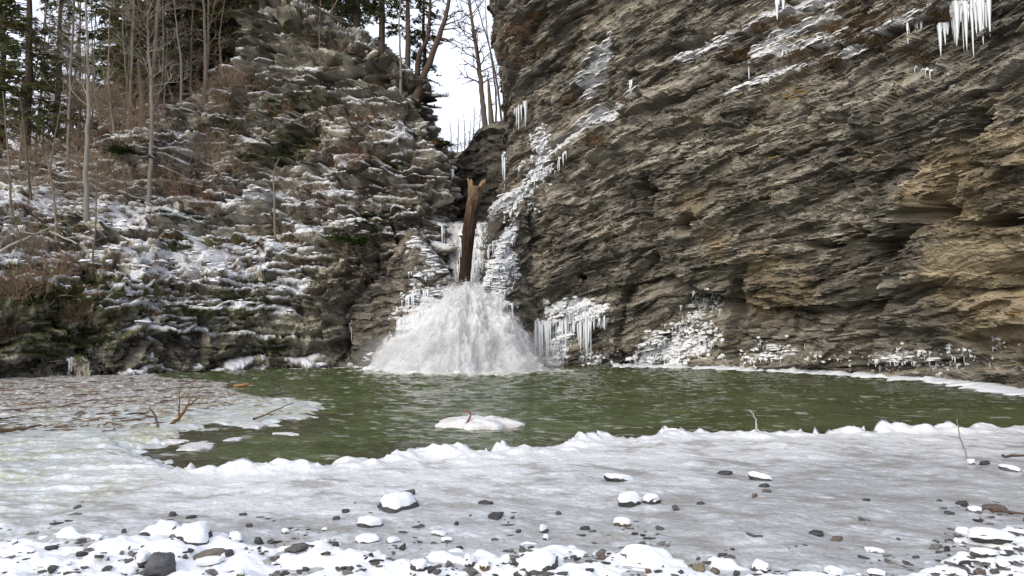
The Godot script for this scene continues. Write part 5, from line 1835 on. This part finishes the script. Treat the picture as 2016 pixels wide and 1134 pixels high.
	icicle_row(left, [136, 708], [142, 704], 3, 0.4, 0.7, 0.13, "small ice column at the far left cliff foot", 70)
	icicle_row(left, [292, 700], [298, 698], 3, 0.4, 0.8, 0.09, "thin icicles on the dark cliff foot under the snowy ledge", 71)

	# rocks on the near bank
	var dark := Color(0.050, 0.049, 0.052)
	var grey := Color(0.105, 0.102, 0.10)
	var tanc := Color(0.20, 0.165, 0.115)
	var rocks := [
		[383, 1050, 98, 24, 0.75, "flat dark rock under a thick loaf of snow, lower left", dark], [465, 1057, 32, 16, 0.25, "small dark rock just right of the thick snow loaf", dark], [509, 1064, 22, 17, 0.0, "little bare dark rock in snow, second right of the snow loaf", dark],
		[578, 1079, 57, 12, 0.0, "flat brown grey stone lying in snow at lower left", grey], [322, 1107, 68, 42, 0.0, "big rounded dark grey rock at the bottom left", Color(0.085, 0.085, 0.09)], [281, 1100, 34, 24, 0.3, "dark rock touching the big rounded one's left side", dark],
		[410, 1092, 78, 18, 0.0, "long flat brownish slab right of the big rounded rock", Color(0.17, 0.15, 0.12)], [404, 1106, 66, 13, 0.4, "lower slab with snow under the long brownish one", grey], [453, 1087, 25, 14, 0.0, "small dark stone at the right end of the brownish slab", dark],
		[365, 1095, 13, 11, 0.0, "pebble between the big rounded rock and brownish slab", grey], [256, 1125, 32, 18, 0.35, "dark rock at the bottom edge left of the big rounded one", dark], [474, 1128, 24, 15, 0.2, "brown stone at the bottom edge below the long slab", Color(0.13, 0.10, 0.075)],
		[132, 1112, 22, 14, 0.4, "small dark stone in smooth snow at the far bottom left", dark], [103, 1077, 28, 9, 0.0, "flat dark stone in snow at the far left", dark], [662, 1071, 18, 11, 0.0, "single dark stone in snow, right end of the left snowfield", dark],
		[783, 988, 104, 30, 0.35, "long dark rock with snow along its top, centre left of the ice", dark], [802, 969, 52, 11, 0.0, "flat dark slab leaning behind the long snow topped rock", Color(0.075, 0.085, 0.085)], [722, 1028, 62, 18, 0.85, "rounded rock under a domed snow cap on the ice", dark],
		[722, 1061, 50, 12, 0.5, "low rock half under snow, below the domed snow cap", dark], [863, 1049, 34, 9, 0.1, "flat frosted stone on the centre ice", grey], [775, 1064, 30, 9, 0.6, "frosted lump of rock right of the half buried one", grey],
		[957, 990, 32, 8, 0.0, "flat dark stone frozen into the middle of the ice", dark], [974, 1018, 50, 7, 0.0, "thin long stone frozen into the ice, centre", dark], [1217, 940, 60, 15, 0.12, "flat dark rock dusted with snow, near the water right of centre", dark],
		[1242, 986, 52, 26, 1.0, "dark rock with a tall egg of snow on it", dark], [1284, 983, 42, 22, 0.6, "dark rock with a small snow cap right beside the tall egg", dark], [1227, 1028, 38, 18, 0.25, "brown grey rock in ice below the tall snow egg", Color(0.11, 0.085, 0.065)],
		[1070, 1042, 22, 17, 0.25, "small dark rock with a snow tip, centre", dark], [1076, 1058, 16, 12, 0.4, "smaller dark rock right below the snow tipped one", dark], [925, 1106, 34, 22, 0.8, "dark rock with a snow mound at bottom centre", dark],
		[955, 1112, 26, 16, 0.6, "brown rock right of the bottom centre snow mound", Color(0.12, 0.085, 0.05)], [1058, 1107, 86, 26, 0.35, "large dark slab jutting from the snow at bottom centre", Color(0.070, 0.065, 0.060)], [825, 1112, 42, 16, 0.7, "snow capped dark rock left of bottom centre", dark],
		[997, 1103, 22, 18, 0.5, "dark rock with a round snow lump left of the large slab", dark], [1185, 1094, 18, 12, 0.0, "brown pebble in the snow right of the large slab", Color(0.12, 0.09, 0.07)], [1277, 1124, 20, 11, 0.0, "brown pebble at the bottom edge right of centre", Color(0.14, 0.10, 0.08)],
		[1160, 1122, 22, 7, 0.0, "dark sliver of stone in the snow right of the large slab", dark], [1426, 931, 36, 8, 0.0, "left flat dark stone of the group right of centre", dark], [1493, 938, 52, 16, 0.1, "largest dark flat rock of the group right of centre", dark],
		[1503, 955, 28, 9, 0.0, "small dark stone below the largest of the right group", dark], [1509, 966, 20, 8, 0.0, "lowest dark stone of the right group", grey], [1486, 975, 14, 10, 0.0, "brown pebble left of the lowest dark stone", Color(0.13, 0.10, 0.08)],
		[1912, 910, 22, 13, 0.15, "iced brown stone at the foot of the bent twig", grey], [1937, 911, 24, 11, 0.0, "dark stone right of the bent twig's foot", dark], [1992, 922, 46, 15, 0.1, "icy rock pile at the right edge near the water", grey],
		[1895, 990, 28, 9, 0.0, "dark stone left in the icy rubble at right", dark], [1918, 1002, 36, 13, 0.1, "brown iced stone in the rubble at right", Color(0.13, 0.10, 0.08)], [1958, 999, 52, 11, 0.0, "long brown stone in the rubble at right", Color(0.12, 0.09, 0.075)],
		[1945, 1054, 92, 20, 0.5, "long dark ledge rock under snow at the right edge", dark], [1937, 1087, 68, 17, 0.35, "dark rock with snow below the long ledge at right", dark], [1910, 1099, 28, 15, 0.0, "reddish dark stone below the snowy ledge at right", Color(0.09, 0.06, 0.055)],
		[1975, 1108, 40, 10, 0.4, "thin dark stone between snow patches, bottom right", dark], [1376, 1117, 33, 20, 0.0, "tan rounded pebble in the snow at the bottom", tanc], [1407, 1123, 21, 13, 0.0, "brown pebble touching the tan one's right side", Color(0.13, 0.105, 0.08)],
		[1497, 1116, 40, 20, 0.6, "dark rock with a snow cap at the bottom, right of the tan pebble", dark], [1642, 1127, 42, 16, 0.9, "snow mound on a dark rock at the bottom right", dark], [1727, 1128, 40, 12, 0.7, "low snowy rock right of the bottom right mound", dark],
		[1608, 1049, 36, 10, 0.0, "dark stone half sunk in the grey ice at right", dark], [1648, 1060, 30, 10, 0.0, "brown stone half sunk right of the dark one in grey ice", Color(0.13, 0.10, 0.085)], [1706, 984, 16, 7, 0.0, "lone pebble in the middle of the right ice", dark],
		[1720, 1082, 44, 9, 0.1, "flat brown stone where gravel shows through the right ice", Color(0.12, 0.095, 0.075)], [1895, 1130, 30, 12, 0.7, "snow capped stone on the bottom edge, far right", dark], [1930, 1126, 24, 14, 0.0, "brown stone on the bottom edge, far right", Color(0.12, 0.095, 0.08)],
		[735, 712, 44, 34, 0.4, "grey boulder at the waterfall's left foot", Color(0.10, 0.098, 0.10)], [622, 720, 60, 12, 0.5, "flat snowy rock at the waterline below the dark hollow", dark],
	]
	sd = 700
	for q in rocks:
		stone(q[0], q[1], q[2], q[3], q[4], q[5], sd, q[6])
		sd += 1
	for q in [[29, 1067], [63, 1085], [191, 1058], [285, 1053], [635, 1100], [490, 1034], [375, 1017], [340, 1012], [245, 1045], [560, 1045], [540, 1110], [600, 1120], [690, 1118], [770, 1118], [860, 1125], [905, 1078], [640, 1042], [660, 1020], [1100, 1010], [1150, 1040], [1250, 1050], [1330, 1000], [1380, 990], [1300, 1040], [900, 1030], [830, 1035], [1210, 1112], [1240, 1098], [1340, 1126], [1450, 1128], [1960, 1124], [1990, 1090], [1870, 1010], [1990, 1010], [1850, 985], [1130, 1096], [160, 1090], [210, 1118], [560, 1128], [730, 1092], [680, 1005], [880, 1062], [1020, 1045], [480, 1012], [70, 1120]]:
		stone(q[0], q[1], g.randf_range(10, 26), g.randf_range(5, 11), 0.4 if g.randf() < 0.3 else 0.0, "small dark stone poking through the ice and snow of the near bank", sd, dark * g.randf_range(0.8, 1.8), "small stones of the near bank")
		sd += 1

	# slivers of shale frozen into the near bank
	var st := [[], [], []]
	var sc := [[], [], []]
	for k in 2600:
		var px := g.randf_range(-40, 2060)
		var py := g.randf_range(985, 1140)
		var dens := f1.get_noise_2d(px * 0.006, py * 0.02) + (py - 1050.0) * 0.004
		if px > 1320 and px < 1840: dens -= 0.25
		if px > 1840: dens += 0.35
		if dens < g.randf() * 0.6: continue
		var gp := ground_at(px, py)
		var L := 0.03 + 0.12 * pow(g.randf(), 2.5)
		var v := g.randi() % 3
		st[v].append(Transform3D(Basis(Vector3.UP, g.randf() * TAU).rotated(Vector3.RIGHT, g.randfn() * 0.25) * Basis.from_scale(Vector3(L, L * 1.2, L * 0.9)), gp + Vector3(0, L * 0.02, 0)))
		sc[v].append(Color(0.075, 0.07, 0.066) * g.randf_range(0.6, 2.2))
	for v in 3: tag(scatter(slabs[v * 2], "shale_gravel", mats.plate, st[v], sc[v]), ["small dark shale slivers frozen into the near bank", "flat dark shale chips frozen into the near bank", "thick little shale bits frozen into the near bank"][v])
	# sticks
	var bk := Color(0.11, 0.075, 0.055)
	stick([ground_at(310, 842), ground_at(310, 842) + Vector3(-0.06, 0.22, 0), ground_at(310, 842) + Vector3(-0.14, 0.42, 0.05)], 0.03, Color(0.16, 0.125, 0.11), "short stick standing in the slush ice", 801)
	stick([ground_at(340, 834), ground_at(352, 828) + Vector3(0, 0.06, 0), ground_at(372, 818) + Vector3(0, 0.22, 0), ground_at(392, 808) + Vector3(0, 0.30, 0)], 0.045, Color(0.20, 0.125, 0.07), "orange brown broken branch lying on the slush", 802, "branch", 2)
	stick([ground_at(-30, 858) + Vector3(0, 0.03, 0), ground_at(30, 850) + Vector3(0, 0.05, 0), ground_at(80, 840) + Vector3(0, 0.03, 0)], 0.05, Color(0.19, 0.125, 0.08), "orange brown log piece on the slush at the left edge", 803, "branch")
	stick([ground_at(500, 830) + Vector3(0, 0.05, 0), ground_at(545, 815) + Vector3(0, 0.1, 0), ground_at(578, 803) + Vector3(0, 0.14, 0)], 0.025, Color(0.24, 0.19, 0.14), "pale stick across the slush tongue", 804)
	stick([ground_at(530, 782) + Vector3(0, 0.05, 0), ground_at(570, 780) + Vector3(0, 0.08, 0)], 0.025, bk, "short dark stick at the back of the slush tongue", 805)
	stick([ground_at(478, 763) + Vector3(-0.3, 0.03, 0), ground_at(478, 763) + Vector3(0.2, 0.1, 0)], 0.07, Color(0.32, 0.18, 0.08), "stub of orange wood at the slush edge", 806, "branch")
	stick([ground_at(1487, 858), ground_at(1487, 858) + Vector3(0.03, 0.2, 0), ground_at(1487, 858) + Vector3(-0.02, 0.34, 0), ground_at(1487, 858) + Vector3(-0.09, 0.46, 0)], 0.018, Color(0.42, 0.40, 0.38), "iced twig standing at the water's edge, right of centre", 807)
	stick([ground_at(1905, 906), ground_at(1905, 906) + Vector3(-0.05, 0.18, 0), ground_at(1905, 906) + Vector3(-0.13, 0.38, 0.03), ground_at(1905, 906) + Vector3(-0.16, 0.60, 0.05)], 0.014, Color(0.30, 0.26, 0.23), "thin bent twig standing in the ice at right", 808)
	stick([ground_at(1975, 905) + Vector3(0, 0.06, 0), ground_at(2020, 912) + Vector3(0, 0.10, 0), ground_at(2080, 920) + Vector3(0, 0.10, 0)], 0.022, bk, "dark branch lying in from the right edge", 809)
	stick([ground_at(1550 + 400, 1008) + Vector3(0, 0.02, 0), ground_at(2020, 1018) + Vector3(0, 0.03, 0)], 0.02, bk, "brown stick frozen in the rubble at right", 810)
	# floe
	var p := on_level(940, 838, 0.0)
	var fo := thing("ice_floe", p, "lone pinkish white ice floe floating in mid pool", "ice")
	var P := PackedVector3Array()
	var C := PackedColorArray()
	for i in 73:
		var a := TAU * (i % 72) / 72
		for j in 21:
			var t := j / 20.0
			var R := 1.0 + f1.get_noise_2d(cos(a) * 0.9, sin(a) * 0.9) * 0.45
			var x := cos(a) * t * R * 0.92
			var z := sin(a) * t * R * 0.55
			var y := 0.13 * (1.0 - pow(t, 5.0)) + 0.02 + f2.get_noise_2d(x * 3.0, z * 4.0) * 0.07 * (1.0 - t) + maxf(0.0, f3.get_noise_2d(x * 2.0 + 4.0, z * 3.0)) * 0.08 * (1.0 - t * t)
			P.append(Vector3(x, y if j < 20 else -0.12, z))
			C.append(Color(0.58, 0.54, 0.52).lerp(Color(0.62, 0.64, 0.67), clampf(0.5 + f2.get_noise_2d(x * 2.0, z * 3.0) * 1.6, 0, 1)))
	var mb := MB.new()
	mb.grid(P, 73, 21, C, 1.0)
	for j in 21:
		var s := (mb.n[j] + mb.n[72 * 21 + j]).normalized()
		mb.n[j] = s
		mb.n[72 * 21 + j] = s
	for i in 73: mb.n[i * 21] = Vector3.UP
	put(mb.mesh(), "ice_slab", mats.ice, fo)
	stick([p + Vector3(-0.22, 0.10, 0.42), p + Vector3(-0.14, 0.20, 0.3), p + Vector3(-0.15, 0.28, 0.1), p + Vector3(-0.32, 0.30, -0.1)], 0.022, Color(0.20, 0.06, 0.04), "curved dark red twig on the ice floe", 811)
	var pans := [[605, 808, 0.5, "ice pan drifting at the tip of the slush tongue"], [330, 870, 0.4, "grey ice pan in the notch of the slush edge"], [460, 865, 0.25, "tiny ice pan alone in the near open water"], [385, 880, 0.55, "thin grey ice pan left of the near open water"], [562, 855, 0.32, "small ice pan off the slush tongue"], [495, 838, 0.55, "flat ice pan touching the slush tongue"]]
	for q in pans:
		var c0 := on_level(q[0], q[1], 0.0)
		var r := thing("ice_pan", c0, q[3], "ice")
		var o := put(fo.get_child(0).mesh, "ice_slab", mats.ice, r)
		o.scale = Vector3(q[2], q[2] * 0.5, q[2] * 0.9)
		o.rotation.y = q[0]
	# leaf litter and bits of wood on the slush
	var bit := MB.new()
	bit.tube(PackedVector3Array([Vector3(-0.5, 0, 0), Vector3(0, 0.05, 0.04), Vector3(0.5, 0, 0)]), PackedFloat32Array([0.05, 0.06, 0.03]), 4, Color.WHITE)
	var bm := bit.mesh()
	var tf := []
	var cl := []
	for k in 2600:
		var px := g.randf_range(-60, 470)
		var py := lerpf(748, 850, pow(g.randf(), 1.3))
		if py > 850 - (px - 250) * 0.25 and px > 250: continue
		if f2.get_noise_2d(px * 0.02, py * 0.06) < -0.15: continue
		var q := ground_at(px, py)
		if open_water.get_at(q.x, q.z) > -0.2: continue
		var L := g.randf_range(0.06, 0.24) * (2.2 if g.randf() < 0.12 else 1.0)
		tf.append(Transform3D(Basis(Vector3.UP, g.randf() * TAU).scaled(Vector3.ONE * L) * Basis.from_scale(Vector3(1, 0.5, 0.6)), q + Vector3(0, 0.015, 0)))
		cl.append(Color(0.15, 0.095, 0.065) * g.randf_range(0.4, 1.6))
	tag(scatter(bm, "leaf_litter", mats.bark, tf, cl), "brown leaves and sticks littering the slush ice")
	# fallen branches on the left slope
	stick([spot(left, -20, 530) + Vector3(0, 0.3, 0.4), spot(left, 60, 505) + Vector3(0, 0.6, 0.8), spot(left, 120, 488) + Vector3(0, 0.6, 0.8), spot(left, 165, 492) + Vector3(0, 0.2, 0.5)], 0.07, Color(0.42, 0.39, 0.35), "pale arched branch lying over the left thicket", 820, "branch", 3)
	stick([spot(left, 90, 640) + Vector3(0, 0.3, 0.5), spot(left, 130, 605) + Vector3(0, 0.4, 0.5), spot(left, 192, 575) + Vector3(0, 0.2, 0.3)], 0.05, Color(0.33, 0.27, 0.2), "bent dead branch above the dark cliff foot at left", 821, "branch", 3)
	stick([spot(left, 310, 180) + Vector3(0, 0.1, 0.4), spot(left, 325, 172) + Vector3(0, 0.4, 0.4), spot(left, 345, 200) + Vector3(0, 0.1, 0.4)], 0.07, Color(0.3, 0.26, 0.21), "crooked pale root or branch under the left hemlocks", 822, "branch", 1)
	stick([spot(left, 620, 30) + Vector3(0, 0.5, 0.4), spot(left, 640, 45) + Vector3(0, 0.5, 0.4), spot(left, 690, 62) + Vector3(0, 0.3, 0.4)], 0.10, Color(0.25, 0.21, 0.15), "fallen trunk lying along the crest", 823, "fallen_trunk", 2)
	# fence by the far road
	var a := at(868, 306, 97)
	var b := at(968, 277, 97)
	var fe := thing("fence", a, "pale rail fence by the road, far off through the gap", "fence")
	mb = MB.new()
	for k in 6:
		var q := a.lerp(b, k / 5.0) - a
		var o := MB.new()
		o.tube(PackedVector3Array([q + Vector3(0, -0.8, 0), q + Vector3(0, 1.0, 0)]), PackedFloat32Array([0.07, 0.07]), 6, Color(0.35, 0.34, 0.33))
		put(o.mesh(), "post", mats.twig, fe)
	for h in [0.3, 0.6, 0.9]:
		var o := MB.new()
		o.tube(PackedVector3Array([Vector3(0, h, 0), b - a + Vector3(0, h, 0)]), PackedFloat32Array([0.05, 0.05]), 5, Color(0.4, 0.39, 0.38))
		put(o.mesh(), "rail", mats.twig, fe)
